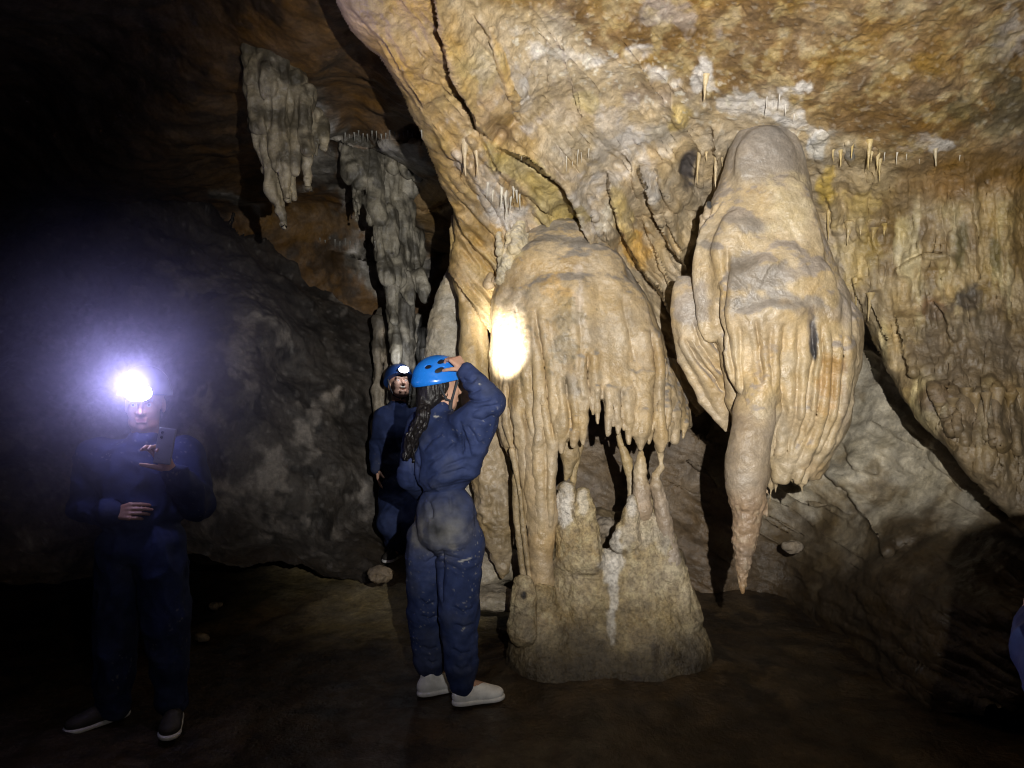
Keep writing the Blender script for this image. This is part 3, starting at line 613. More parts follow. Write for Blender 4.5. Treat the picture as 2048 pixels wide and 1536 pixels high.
    c = mix(c, (.24, .195, .12), np.clip(spk * z * .75, 0, 1))
    put('bell', V, Q, M_flow, c, t)
    # lumpy white drips over its left shoulder
    f = field_for([P(990, 440, 4.3), P(1060, 590, 4.3)], .006)
    for (x0, y0, x1, y1, r0, r1) in [(1040, 450, 1030, 500, 12, 16), (1022, 470, 1018, 530, 10, 16), (1008, 500, 1004, 560, 8, 12), (1050, 470, 1040, 510, 9, 12), (1030, 520, 1020, 556, 14, 6), (997, 470, 999, 500, 6, 8)]:
        f.cone(P(x0, y0, 4.3), P(x1, y1, 4.24), m(r0, 4.3), m(r1, 4.3), .012)
    V, Q = f.mesh(); V = rough(V, Q, .012, 16, .004, 50); put('shoulder_drip', V, Q, M_wall, flow_tint(V, Q, (.58, .50, .34), (.6, .56, .5), .5), t)
    return b
BELL = bell()

def solid(name, label, cat, build, pts, h, mat, tintf, ru=(.006, 9, .002, 40), group=None):
    f = field_for(pts, h); build(f); V, Q = f.mesh(); V = rough(V, Q, *ru)
    o = put(name, V, Q, mat, tintf(V, Q)); tag(o, label, cat, group); return o
def chain(f, rows, d, k=.01):
    """rows of px, py, radius px (and own depth)"""
    pts = [P(r[0], r[1], r[3] if len(r) > 3 else d) for r in rows]; f.tube(pts, [m(r[2], p[1]) for r, p in zip(rows, pts)], k)

# --- columns under the bell
solid('stone_column', 'thick tan column running from the bell down to the ground left of the mound', 'column',
    lambda f: (chain(f, [(1070, 800, 20), (1074, 900, 27), (1078, 980, 31), (1084, 1030, 32), (1083, 1080, 26), (1082, 1130, 24), (1089, 1190, 26), (1092, 1250, 32), (1098, 1340, 56)], 4.2, .02)),
    [P(1010, 780, 4.2), P(1150, 1330, 4.2)], .0075, M_flow, lambda V, Q: mix(flow_tint(V, Q, (.44, .33, .195), GREY, 0), (.30, .22, .13), sstep(-.75, -.2, -V[:, 2]) * .7))
solid('stone_column', 'slender twin-stranded column standing left of the thick tan column', 'column',
    lambda f: (chain(f, [(1036, 900, 7), (1032, 960, 9), (1034, 1040, 8), (1044, 1130, 8), (1060, 1240, 10)], 4.22), chain(f, [(1024, 900, 7), (1040, 985, 5), (1047, 1060, 6), (1056, 1130, 6), (1068, 1240, 9)], 4.18)),
    [P(1005, 880, 4.2), P(1085, 1260, 4.2)], .006, M_wall, lambda V, Q: flow_tint(V, Q, (.36, .27, .15), GREY, 0))
solid('stalactite', 'short ragged drip cone meeting the white-tipped stalagmite under the bell', 'stalactite',
    lambda f: (chain(f, [(1135, 860, 22), (1140, 910, 20), (1136, 945, 9), (1132, 958, 4)], 4.3), chain(f, [(1155, 870, 18), (1150, 920, 10), (1146, 960, 6), (1146, 1000, 5)], 4.36)),
    [P(1100, 840, 4.3), P(1185, 1010, 4.3)], .006, M_wall, lambda V, Q: flow_tint(V, Q, (.42, .32, .18), GREY, 0))
for rows, lab in [([(1256, 880, 6), (1256, 905, 9), (1247, 930, 10), (1243, 980, 11), (1244, 1050, 12)], 'thin grey-tan column at the left of three joining the bell fringe to the mound'),
                  ([(1282, 884, 9), (1282, 902, 5), (1281, 918, 9), (1281, 945, 13), (1284, 990, 18), (1285, 1020, 22)], 'thin pinched column in the middle of three joining the bell fringe to the mound'),
                  ([(1319, 890, 10), (1321, 915, 6), (1323, 935, 5), (1313, 950, 9), (1312, 968, 12), (1322, 1010, 15), (1332, 1060, 15), (1342, 1120, 20)], 'thin kinked column at the right of three joining the bell fringe to the mound')]:
    solid('thin_column', lab, 'column', lambda f: chain(f, rows, 4.16 if rows[0][0] > 1270 else 4.42, .008), [P(rows[0][0] - 30, 870, 4.2), P(rows[-1][0] + 30, 1130, 4.2)], .0055, M_flow,
          lambda V, Q: mix(flow_tint(V, Q, (.46, .36, .22), GREY, 0), (.33, .26, .2), sstep(-1.1, -.95, -V[:, 2]) * .8), (.006, 20, .002, 60), 'thin columns between bell and mound')
solid('stone_column', 'second thin tan strand close behind the left thin column under the bell', 'column', lambda f: chain(f, [(1236, 866, 4), (1243, 890, 6), (1254, 920, 10), (1262, 960, 8), (1262, 1030, 10)], 4.3), [P(1220, 850, 4.3), P(1290, 1050, 4.3)], .0055, M_flow, lambda V, Q: flow_tint(V, Q, (.40, .31, .18), GREY, 0))

# --- stalagmite mound
def mound():
    t = thing('stalagmite_mound', 'wide porous stalagmite mound with pale stumps on top, beneath the bell', 'stalagmite', P(1220, 1400, 4.2))
    d = 4.25
    f = Fld((P(985, 0, d)[0], 3.7, -.12), (P(1480, 0, d)[0], 4.9, P(0, 940, d)[2]), .0085)
    Body([(1020, 1130, 1150), (1060, 1116, 1176), (1085, 1110, 1196), (1110, 1104, 1212), (1150, 1100, 1240), (1200, 1098, 1262), (1260, 1085, 1280), (1330, 1050, 1300), (1400, 1025, 1310), (1425, 1005, 1320), (1440, 990, 1330)], d, .75).add(f, .05)
    Body([(1005, 1274, 1292), (1040, 1256, 1308), (1085, 1228, 1330), (1130, 1205, 1350), (1180, 1190, 1365), (1230, 1180, 1392), (1280, 1160, 1414), (1340, 1140, 1432), (1400, 1130, 1446), (1425, 1130, 1460), (1440, 1130, 1478)], d, .75).add(f, .06)
    Body([(1220, 1040, 1130), (1260, 1026, 1160), (1300, 1016, 1200), (1350, 1010, 1250), (1440, 1004, 1260)], d - .05, .8).add(f, .06)
    chain(f, [(1132, 978, 15), (1134, 1010, 19), (1140, 1070, 26), (1146, 1120, 36)], d - .05, .03)
    chain(f, [(1166, 988, 11), (1168, 1020, 16), (1172, 1070, 22), (1176, 1120, 30)], d - .1, .03)
    chain(f, [(1263, 1000, 9), (1262, 1030, 13), (1258, 1080, 20)], d - .12, .025)
    chain(f, [(1284, 1010, 22), (1280, 1050, 34), (1276, 1100, 46)], d - .02, .04)
    chain(f, [(1244, 1058, 10), (1240, 1085, 18)], d - .12, .025)
    chain(f, [(1322, 1040, 12), (1334, 1090, 16), (1346, 1150, 24), (1370, 1230, 30)], d - .08, .03)
    chain(f, [(1088, 1190, 22), (1094, 1260, 38), (1098, 1340, 62)], d - .11, .05)
    chain(f, [(1046, 1166, 15), (1046, 1200, 21), (1044, 1260, 28)], d - .18, .03)
    f.ell(P(1048, 1190, d - .275), (.013, .03, .022), .008, sub=True)
    V, Q = f.mesh(); N = normals(V, Q)
    V = V + N * (.006 * fbm(V * 8, 3) + .0045 * ridged(V * 26, 2) + .005 * np.abs(vn(V * 45)) + .003 * vn(V * np.array([4, 4, 40])) + .008 * ridged(V * np.array([8, 8, 1.1]), 2))[:, None]
    c = flow_tint(V, Q, (.37, .29, .165), GREY, 0)
    hgt = V[:, 2]; n = fbm(V * 30, 3)
    c = mix(c, (.46, .375, .22), sstep(.1, .6, n) * sstep(.1, .3, hgt)); c = mix(c, (.21, .16, .095), sstep(.2, .7, -n) * .55)
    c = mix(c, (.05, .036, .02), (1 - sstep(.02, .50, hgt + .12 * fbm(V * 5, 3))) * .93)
    for (x, y, rx, ry, k) in [(1130, 1010, 20, 34, .9), (1222, 1110, 20, 60, .75), (1226, 1180, 10, 60, .7), (1222, 1240, 8, 30, .5), (1166, 1000, 12, 24, .45), (1262, 1010, 10, 18, .6), (1285, 1060, 60, 40, .35)]:
        c = mix(c, (.62, .58, .52), np.clip(vblob(V, x, y, rx, ry, .8) * k, 0, 1))
    c = mix(c, (.04, .028, .015), 1 - sstep(.02, .14, hgt + .10 * fbm(V * 6, 3))); c = mix(c, (.01, .008, .006), np.clip(vblob(V, 1048, 1190, 8, 11, .2), 0, 1)); c = mix(c, (.03, .02, .012), np.clip(vblob(V, 1275, 1370, 12, 16, .8) + vblob(V, 1190, 1362, 8, 8, .8) + .6 * vblob(V, 1310, 1325, 10, 34, .9), 0, 1))  # the carved hole is blackened in the colour, as shade inside it
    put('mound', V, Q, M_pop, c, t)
    return t
mound()
o = solid('rock', 'small dark broken rock lying behind the notch of the stalagmite mound', 'rock', lambda f: (f.ell(P(1210, 1058, 4.75), (.09, .09, .05), .02), f.ell(P(1196, 1045, 4.8), (.04, .05, .035), .02)), [P(1150, 1000, 4.75), P(1270, 1110, 4.75)], .008, M_rough, lambda V, Q: flow_tint(V, Q, (.28, .23, .17), GREY, 0), (.03, 14, .008, 40))
solid('rock', 'low dark ledge of rock carrying the broken rock behind the mound', 'rock', lambda f: f.ell((P(1210, 0, 4.85)[0], 4.95, .3), (.5, .3, .45), .02), [(-.2, 4.5, -.2), (1.3, 5.4, .8)], .014, M_rough, lambda V, Q: flow_tint(V, Q, (.16, .12, .07), GREY, 0), (.05, 5, .01, 22))

# --- great hanging formation on the right
def hanging():
    d = 3.75
    t = thing('hanging_flowstone', 'huge pale bell-shaped formation hanging right of centre with a long pointed tip', 'flowstone', P(1535, 235, d))
    b = Body([(228, 1512, 1552), (240, 1492, 1572), (265, 1472, 1592), (310, 1456, 1608), (370, 1438, 1620), (420, 1416, 1630), (470, 1402, 1644), (520, 1394, 1662), (560, 1392, 1682), (600, 1398, 1700), (640, 1412, 1714), (690, 1430, 1720), (750, 1446, 1712), (800, 1456, 1704),
              (850, 1468, 1690), (890, 1488, 1674), (925, 1520, 1656), (955, 1550, 1640)], d, .72)
    f = Fld((P(1325, 0, d)[0], 3.2, P(0, 1020, d)[2]), (P(1760, 0, d)[0], 4.2, P(0, 205, d)[2]), .0062)
    b.add(f, .02)
    for (x, y, rx, ry, pr, k) in [(1530, 330, 62, 80, .05, .04), (1575, 440, 58, 90, .05, .03), (1470, 500, 46, 80, .05, .03), (1420, 560, 36, 130, .025, .05), (1508, 610, 66, 96, .07, .03), (1570, 590, 66, 100, .055, .04), (1552, 700, 104, 120, .055, .03),
                                  (1640, 620, 40, 100, .05, .03), (1672, 720, 38, 120, .05, .03), (1610, 500, 36, 70, .04, .03)]:
        f.ell(b.front(x, y, .03), (m(rx, 3.5), pr, m(ry, 3.5)), k)
    S = [([(1462, 620), (1466, 720), (1476, 800), (1490, 860)], [16, 19, 18, 8]), ([(1496, 630), (1500, 720), (1512, 800), (1530, 880)], [22, 25, 25, 14]), ([(1545, 630), (1548, 720), (1552, 820), (1556, 900), (1558, 955)], [22, 24, 25, 22, 10]),
         ([(1588, 620), (1594, 720), (1590, 820), (1578, 900), (1572, 962)], [22, 24, 24, 19, 9]), ([(1634, 605), (1640, 700), (1634, 800), (1614, 890), (1596, 962)], [20, 24, 24, 20, 8]),
         ([(1674, 610), (1682, 700), (1672, 800), (1646, 890), (1618, 950)], [18, 20, 20, 17, 8]), ([(1698, 640), (1704, 720), (1694, 800), (1668, 880), (1638, 932)], [11, 13, 13, 11, 8]),
         ([(1600, 930), (1602, 960), (1604, 988)], [10, 8, 2]), ([(1586, 940), (1590, 970)], [8, 3]), ([(1545, 930), (1543, 970), (1541, 1004)], [7, 5, 2]), ([(1553, 920), (1551, 985)], [6, 3]), ([(1618, 920), (1612, 966)], [8, 3])]
    f.cone(P(1534, 720, 3.53), P(1510, 850, 3.49), m(24, 3.5), m(30, 3.5), .05)
    for p, r in S: strand(f, b, p, r, .022, .55)
    V, Q = f.mesh(); V = rough(V, Q, .009, 6, .002, 42)
    V = carve(V, Q, [([(1438, 430), (1460, 422), (1477, 420), (1508, 426), (1530, 450)], .032, 45), ([(1388, 492), (1405, 482), (1425, 478), (1450, 488)], .026, 40), ([(1446, 548), (1455, 536), (1470, 528), (1508, 513), (1542, 508), (1562, 521), (1572, 545)], .042, 50),
       ([(1452, 630), (1465, 620), (1481, 610), (1527, 600), (1572, 593), (1613, 600), (1645, 618)], .045, 60), ([(1560, 536), (1602, 530), (1640, 530), (1658, 545)], .028, 40), ([(1510, 362), (1542, 358), (1575, 366)], .018, 25), ([(1466, 320), (1500, 330), (1530, 326)], .012, 20), ([(1640, 590), (1670, 575), (1700, 585)], .025, 40)],
      [([(1451, 480), (1454, 540), (1449, 578), (1445, 615), (1447, 653), (1457, 691), (1466, 736), (1471, 790)], .03, 4.5), ([(1509, 630), (1511, 655), (1521, 691), (1527, 770)], .022, 3.5), ([(1540, 640), (1544, 720), (1545, 780)], .014, 4), ([(1624, 630), (1628, 710), (1623, 765), (1614, 833), (1586, 915)], .03, 4), ([(1644, 640), (1645, 729), (1642, 790), (1630, 850), (1600, 920)], .026, 4),
       ([(1690, 650), (1687, 753), (1679, 833), (1626, 930)], .022, 4), ([(1568, 640), (1566, 753), (1568, 826), (1554, 862), (1544, 935)], .026, 4), ([(1596, 650), (1598, 760), (1592, 840), (1570, 930)], .022, 4), ([(1664, 650), (1668, 750), (1660, 830), (1618, 930)], .022, 4), ([(1668, 535), (1700, 570), (1712, 625), (1704, 691)], .016, 4),
       ([(1480, 640), (1480, 720), (1490, 790)], .016, 4), ([(1575, 440), (1600, 490), (1625, 560)], .004, 5)], 1.0, 26.0, .62, .62)
    N = normals(V, Q); Y = 768 - (V[:, 2] - EYE) / V[:, 1] * F
    V = V + N * ((.002 * ridged(np.stack([V[:, 0] * 17, V[:, 1] * 17, V[:, 2] * 2.2], 1), 2) + .004 * fbm(V * 12, 3)) * sstep(600, 700, Y) + .010 * fbm(V * 13, 3) * sstep(840, 910, Y))[:, None]
    c = flow_tint(V, Q, (.42, .33, .205), (.31, .265, .22), 1.0, .20, .42)
    c = mix(c, (.26, .225, .19), (1 - sstep(290, 400, Y + 30 * fbm(V * 6, 3))) * .85); c = mix(c, (.34, .27, .175), sstep(640, 720, -Y + 1300) * 0)
    for (x, y, rx, ry, k, cc) in [(1490, 446, 52, 28, .9, (.235, .205, .17)), (1418, 492, 26, 16, .85, (.235, .205, .17)), (1510, 550, 64, 34, .95, (.23, .20, .165)), (1565, 605, 100, 22, .9, (.23, .20, .165)), (1610, 545, 44, 18, .7, (.3, .26, .22)), (1400, 600, 20, 40, .6, (.3, .26, .23)), (1545, 300, 70, 70, .5, (.24, .21, .18)), (1690, 600, 20, 60, .5, (.3, .26, .23)), (1590, 660, 100, 46, .45, (.38, .28, .16)), (1628, 690, 9, 50, .95, (.04, .04, .045)), (1622, 650, 7, 40, .5, (.12, .1, .09)), (1660, 760, 30, 60, .6, (.42, .25, .10)), (1690, 800, 10, 70, .4, (.25, .2, .16)), (1585, 360, 34, 20, .5, (.5, .4, .22)), (1570, 420, 50, 60, .5, (.52, .43, .26)),
                                   (1495, 830, 14, 30, .3, (.42, .3, .15)), (1515, 730, 30, 50, .3, (.48, .33, .16)), (1690, 570, 24, 50, .4, (.45, .38, .3)), (1635, 950, 30, 30, .5, (.4, .27, .13))]:
        c = mix(c, cc, np.clip(vblob(V, x, y, rx, ry, .6) * k, 0, 1))
    put('bell', V, Q, M_flow, c, t)
    # left drapery lobe
    lb = Body([(552, 1356, 1376), (575, 1346, 1414), (610, 1341, 1440), (650, 1344, 1456), (700, 1358, 1460), (750, 1383, 1458), (800, 1413, 1461), (840, 1438, 1461), (865, 1449, 1459)], 3.78, .6)
    f = Fld((P(1325, 0, 3.78)[0], 3.45, P(0, 885, 3.78)[2]), (P(1490, 0, 3.78)[0], 4.05, P(0, 535, 3.78)[2]), .006)
    lb.add(f, .01)
    for p, r in [([(1362, 600), (1372, 680), (1410, 760), (1446, 830)], [13, 12, 10, 6]), ([(1382, 590), (1396, 670), (1430, 750), (1450, 820)], [13, 11, 9, 6]), ([(1404, 600), (1418, 660), (1444, 730), (1452, 790)], [11, 10, 8, 6]), ([(1424, 620), (1436, 670), (1450, 720)], [9, 8, 6]), ([(1352, 620), (1366, 720), (1405, 800), (1446, 850)], [10, 10, 9, 6])]:
        strand(f, lb, p, r, .012, .45)
    V, Q = f.mesh(); V = rough(V, Q, .006, 8, .0015, 45); V = carve(V, Q, (), [([(1404, 628), (1425, 683), (1453, 720)], .022, 3.5), ([(1370, 670), (1376, 687), (1398, 721), (1428, 755), (1450, 785)], .024, 3.5), ([(1424, 630), (1443, 683), (1457, 705)], .018, 3.5), ([(1385, 640), (1402, 690), (1440, 745)], .014, 3.5)]); c = mix(flow_tint(V, Q, (.41, .32, .20), GREY, 1, .3, .6), (.31, .27, .235), np.clip(vblob(V, 1370, 610, 34, 50, .5) * .8, 0, 1)); put('side_lobe', V, Q, M_flow, c, t)
    # long pink-brown tip
    f = Fld((P(1435, 0, 3.5)[0], 3.2, P(0, 1205, 3.45)[2]), (P(1570, 0, 3.5)[0], 3.75, P(0, 760, 3.45)[2]), .005)
    tb = Body([(760, 1500, 1560, .13), (780, 1488, 1566, .10), (800, 1478, 1562, .07), (825, 1470, 1556, .04), (860, 1461, 1550, .012), (910, 1453, 1544), (960, 1453, 1540), (990, 1457, 1534), (1020, 1463, 1527), (1060, 1466, 1519), (1110, 1468, 1507), (1150, 1472, 1499), (1175, 1477, 1495), (1188, 1482, 1490)], 3.48, .9)
    tb.add(f, .01); chain(f, [(1520, 970, 12), (1528, 1000, 7), (1533, 1032, 3)], 3.46, .012); chain(f, [(1535, 980, 6), (1540, 1004, 2)], 3.5, .01)
    V, Q = f.mesh(); N = normals(V, Q); Y = 768 - (V[:, 2] - EYE) / V[:, 1] * F; low = sstep(960, 1020, Y)
    V = V + N * (.014 * fbm(V * 4.5, 3) + .004 * fbm(V * 14, 3) + low * (.006 * np.abs(vn(V * 48)) + .0025 * vn(V * 90) + .004 * vn(V * np.array([6, 6, 50]))))[:, None]
    c = np.zeros((len(V), 3), np.float32) + np.array([.28, .215, .14]); c = mix(c, (.235, .175, .11), sstep(0, .6, fbm(V * 7, 4))); c = mix(c, (.29, .195, .115), low)
    c = mix(c, (.36, .27, .17), low * sstep(.2, .5, vn(V * 48)) * .6)
    c = mix(c, (.40, .31, .19), 1 - sstep(790, 870, Y + 40 * fbm(V * 6, 3))); put('tip', V, Q, M_flow, c, t)
    # little stubs standing on the flank
    f = field_for([P(1350, 540, 3.75), P(1425, 390, 3.75)], .005); f.cone(P(1418, 408, 3.75), P(1414, 432, 3.72), m(7, 3.7), m(9, 3.7), .01); f.cone(P(1405, 435, 3.75), P(1405, 470, 3.72), m(7, 3.7), m(9, 3.7), .01)
    V, Q = f.mesh(); V = rough(V, Q, .003, 20, .002, 60); put('stub', V, Q, M_flow, mix(flow_tint(V, Q, (.42, .34, .24), GREY, .5), (.06, .06, .06), np.clip(vblob(V, 1420, 408, 10, 12, .4), 0, 1)), t)
hanging()

# --- columns on the left of the bell
def left_columns():
    b = Body([(535, 894, 908), (560, 884, 916), (600, 872, 926), (660, 856, 936), (720, 846, 942), (800, 838, 950), (900, 836, 960), (1010, 834, 975), (1150, 826, 985)], 5.0, .8)
    f = Fld((P(810, 0, 5)[0], 4.6, P(0, 1165, 5)[2]), (P(1000, 0, 5)[0], 5.45, P(0, 520, 5)[2]), .009); b.add(f)
    V, Q = f.mesh(); V = rough(V, Q, .012, 6, .005, 45)
    o = put('stone_column', V, Q, M_wall, flow_tint(V, Q, (.42, .375, .29), GREY, 0)); tag(o, 'pale cone-shaped column swelling downward behind the blue helmet', 'column')
    d = 4.62
    b = Body([(430, 902, 952), (480, 900, 972), (540, 900, 984), (575, 908, 980), (600, 916, 976), (660, 921, 976), (740, 922, 982), (820, 926, 996), (880, 930, 1012), (950, 940, 1026), (1040, 950, 1030), (1090, 968, 1028), (1130, 988, 1020), (1160, 1000, 1010)], d, .7)
    f = Fld((P(880, 0, d)[0], 4.35, P(0, 1180, d)[2]), (P(1050, 0, d)[0], 4.9, P(0, 410, d)[2]), .007); b.add(f)
    for p, r in [([(920, 450), (935, 520), (955, 570), (968, 600)], [10, 12, 9, 5]), ([(905, 460), (915, 540), (925, 600)], [8, 10, 8]), ([(950, 450), (968, 510), (976, 560)], [10, 10, 7]), ([(940, 600), (940, 700), (950, 840)], [20, 22, 24]), ([(962, 900), (975, 1000), (965, 1060)], [14, 15, 5]), ([(1000, 920), (1008, 1010), (1003, 1110)], [12, 14, 5]), ([(985, 940), (990, 1030)], [10, 6])]:
        strand(f, b, p, r, .008, .5)
    V, Q = f.mesh(); V = rough(V, Q, .006, 8, .002, 40); Y = 768 - (V[:, 2] - EYE) / V[:, 1] * F
    c = flow_tint(V, Q, (.44, .325, .16), GREY, 0); c = mix(c, (.36, .27, .155), sstep(850, 900, Y)); c = mix(c, (.27, .2, .11), sstep(0, .5, fbm(V * 14, 3)) * sstep(850, 920, Y))
    V = V + normals(V, Q) * (.014 * fbm(V * 16, 3) * sstep(840, 940, Y))[:, None]
    o = put('flowstone_drapery', V, Q, M_flow, c); tag(o, 'smooth tan drapery column hanging between the pale cone column and the bell', 'drapery')
    solid('stalagmite', 'knobbly little stub of stone in the gap above the left edge of the bell', 'stalagmite', lambda f: (f.cone(P(978, 568, 4.45), P(982, 548, 4.45), .03, .018, .01), f.cone(P(992, 560, 4.4), P(1000, 556, 4.4), .022, .016, .01)), [P(955, 530, 4.45), P(1020, 590, 4.45)], .006, M_flow, lambda V, Q: flow_tint(V, Q, (.42, .32, .2), GREY, 0))
    solid('rock', 'pale flat rock ledge at the foot of the tan drapery beside the trouser leg', 'rock', lambda f: (f.ell(P(965, 1130, 4.95), (.32, .2, .13), .02), f.ell(P(985, 1200, 4.6), (.2, .15, .06), .03)), [P(820, 1060, 4.95), P(1100, 1230, 4.6)], .011, M_wall, lambda V, Q: flow_tint(V, Q, (.38, .33, .25), GREY, 0), (.03, 7, .006, 30))
left_columns()

# --- the drip clusters under the far ceiling
def cluster(name, label, rows, d, h, base, k=.012, cat='stalactite', mat=None):
    xs = [r[0] for r in rows] + [r[3] for r in rows]; ys = [r[1] for r in rows] + [r[4] for r in rows]
    f = field_for([P(min(xs) - 30, min(ys) - 30, d - .15), P(max(xs) + 30, max(ys) + 20, d + .35), P(min(xs) - 30, max(ys) + 20, d - .15)], h)
    for (x0, y0, r0, x1, y1, r1, *dd) in rows:
        e = dd[0] if dd else 0; f.cone(P(x0, y0, d + e + .08), P(x1, y1, d + e), m(r0, d), m(r1, d), k)
    V, Q = f.mesh(); N = normals(V, Q)
    V = V + N * (.012 * fbm(V * 10, 3) + .017 * ridged(np.stack([V[:, 0] * 19, V[:, 1] * 19, V[:, 2] * 3], 1), 2) + .004 * vn(V * 45))[:, None]
    n = fbm(V * 9, 4); c = np.zeros((len(V), 3), np.float32) + np.array(base); c = mix(c, np.array(base) * .4, sstep(0, .5, n)); c = mix(c, np.array(base) * 1.35, sstep(.1, .6, -n) * .8); c = mix(c, np.array(base) * .3, sstep(.0, .14, V[:, 2] - V[:, 2].max() + .42 + .2 * n) * .8)
    o = put(name, V, Q, mat or M_grey, c); tag(o, label, cat); return o
cluster('stalactite_cluster', 'big grey fused cluster of stalactites hanging from the far brown ceiling, upper left', [(505, 80, 20, 520, 250, 16), (503, 110, 12, 548, 400, 7), (512, 240, 16, 562, 436, 3), (530, 100, 24, 560, 330, 14), (552, 300, 14, 567, 456, 1.5), (552, 90, 22, 572, 390, 5, -.03), (570, 130, 20, 585, 396, 3, .02), (590, 160, 18, 592, 345, 5),
    (608, 190, 18, 616, 300, 10), (612, 290, 11, 617, 379, 1.5), (560, 280, 14, 577, 400, 4), (538, 340, 12, 561, 425, 4), (625, 230, 16, 632, 310, 4, .1), (640, 250, 14, 648, 300, 4, .1), (575, 100, 30, 600, 220, 18, .1), (500, 60, 14, 510, 160, 14), (520, 50, 18, 540, 180, 20)], 4.2, .009, (.24, .205, .145))
cluster('flowstone_drapery', 'grey ragged drapery stepping down from the far ceiling to the column behind the second man', [(700, 285, 18, 705, 350, 14), (725, 285, 20, 720, 370, 12), (712, 350, 12, 714, 400, 6), (708, 390, 5, 713, 442, 1), (718, 370, 8, 718, 432, 1.5), (750, 300, 22, 745, 370, 14, .05), (740, 350, 18, 760, 440, 12), (760, 420, 16, 762, 510, 10),
    (780, 430, 20, 785, 500, 14, .05), (765, 490, 16, 774, 560, 11), (790, 500, 22, 795, 560, 14, .08), (778, 550, 14, 786, 640, 9), (786, 620, 10, 794, 720, 8), (810, 560, 18, 822, 600, 8, .1), (840, 555, 16, 850, 600, 6, .12), (775, 300, 22, 790, 340, 8, .1), (800, 300, 20, 815, 345, 8, .12), (825, 305, 18, 835, 350, 8, .12), (735, 400, 8, 742, 450, 2), (752, 480, 7, 754, 520, 2), (760, 290, 40, 770, 420, 26, .22), (790, 420, 40, 800, 540, 26, .25), (815, 290, 34, 820, 380, 16, .3), (820, 480, 30, 830, 560, 14, .3)], 6.0, .012, (.27, .245, .19), cat='drapery')
cluster('stone_column', 'dark fluted column standing behind the helmet of the laughing man', [(805, 600, 20, 806, 760, 22), (795, 605, 8, 797, 900, 12, -.05), (808, 600, 8, 808, 900, 10, -.08), (820, 605, 8, 822, 900, 10, -.05), (835, 640, 10, 836, 900, 16, .1), (848, 660, 8, 848, 730, 3, .05), (806, 740, 24, 806, 950, 30)], 6.2, .014, (.24, .22, .18), cat='column')
cluster('stone_column', 'pale ribbed column half hidden behind the dark slope left of the laughing man', [(766, 630, 12, 770, 900, 24, .1), (757, 640, 8, 757, 900, 12), (776, 640, 8, 778, 900, 12)], 6.6, .014, (.34, .29, .22), cat='column')

# ------------------------------------------------------------------ small drips
def icicle(name, label, x, y, length, r, d, base, group=None, lean=0.0, seed=0, cat='stalactite'):
    """one small lathe-turned drip, lumpy and a little bent, hanging from px,py"""
    n, mm = 14, 12; R = random.Random(seed); V = []; top = P(x, y, d); L = m(length * R.uniform(.62, 1.12), d); r0 = m(r * R.uniform(.6, .95), d)
    ph = R.uniform(0, 6)
    for i in range(n + 1):
        t = i / n; rr = r0 * (1.0 * (1 - t) ** 3 + .75 * (1 - t) ** .6 + .10) * (1 + .12 * math.sin(ph + 17 * t))
        cx = lean * L * t + .03 * L * math.sin(3 * t + ph)
        for j in range(mm):
            a = 2 * math.pi * j / mm; k = 1 + .08 * math.sin(3 * a + ph + 5 * t)
            V.append((top[0] + cx + rr * k * math.cos(a), top[1] + .01 * math.sin(2 * t) + rr * k * math.sin(a), top[2] + .012 - (L + .012) * t))
    Q = [(i * mm + j, i * mm + (j + 1) % mm, (i + 1) * mm + (j + 1) % mm, (i + 1) * mm + j) for i in range(n) for j in range(mm)]
    b = len(V); V.append((top[0] + lean * L + .03 * L * math.sin(3 + ph), top[1] + .01 * math.sin(2), top[2] - L - .4 * r0))
    Q += [(n * mm + j, n * mm + (j + 1) % mm, b, b) for j in range(mm)]
    V = np.array(V, np.float32); Q3 = np.array(Q)
    Q3 = Q3[[q[2] != q[3] for q in Q3]]
    # closing tip as small quads
    tip = [(n * mm + j, n * mm + (j + 1) % mm, n * mm + (j + 2) % mm, b) for j in range(0, mm, 2)]
    Q3 = np.concatenate([Q3, np.array(tip)])
    c = np.zeros((len(V), 3), np.float32) + np.array(base)
    o = put(name, V, Q3[:, ::-1], M_flow, c); tag(o, label, cat, group); return o
bpy.context.view_layer.update()
_dg = bpy.context.evaluated_depsgraph_get()
def wall_depth(x, y, default=4.2):
    o = Vector((0, 0, EYE)); q = P(x, y, 1.0); dr = (Vector(q) - o).normalized()
    hit, loc, *_ = C.ray_cast(_dg, o, dr)
    return loc.y if hit else default
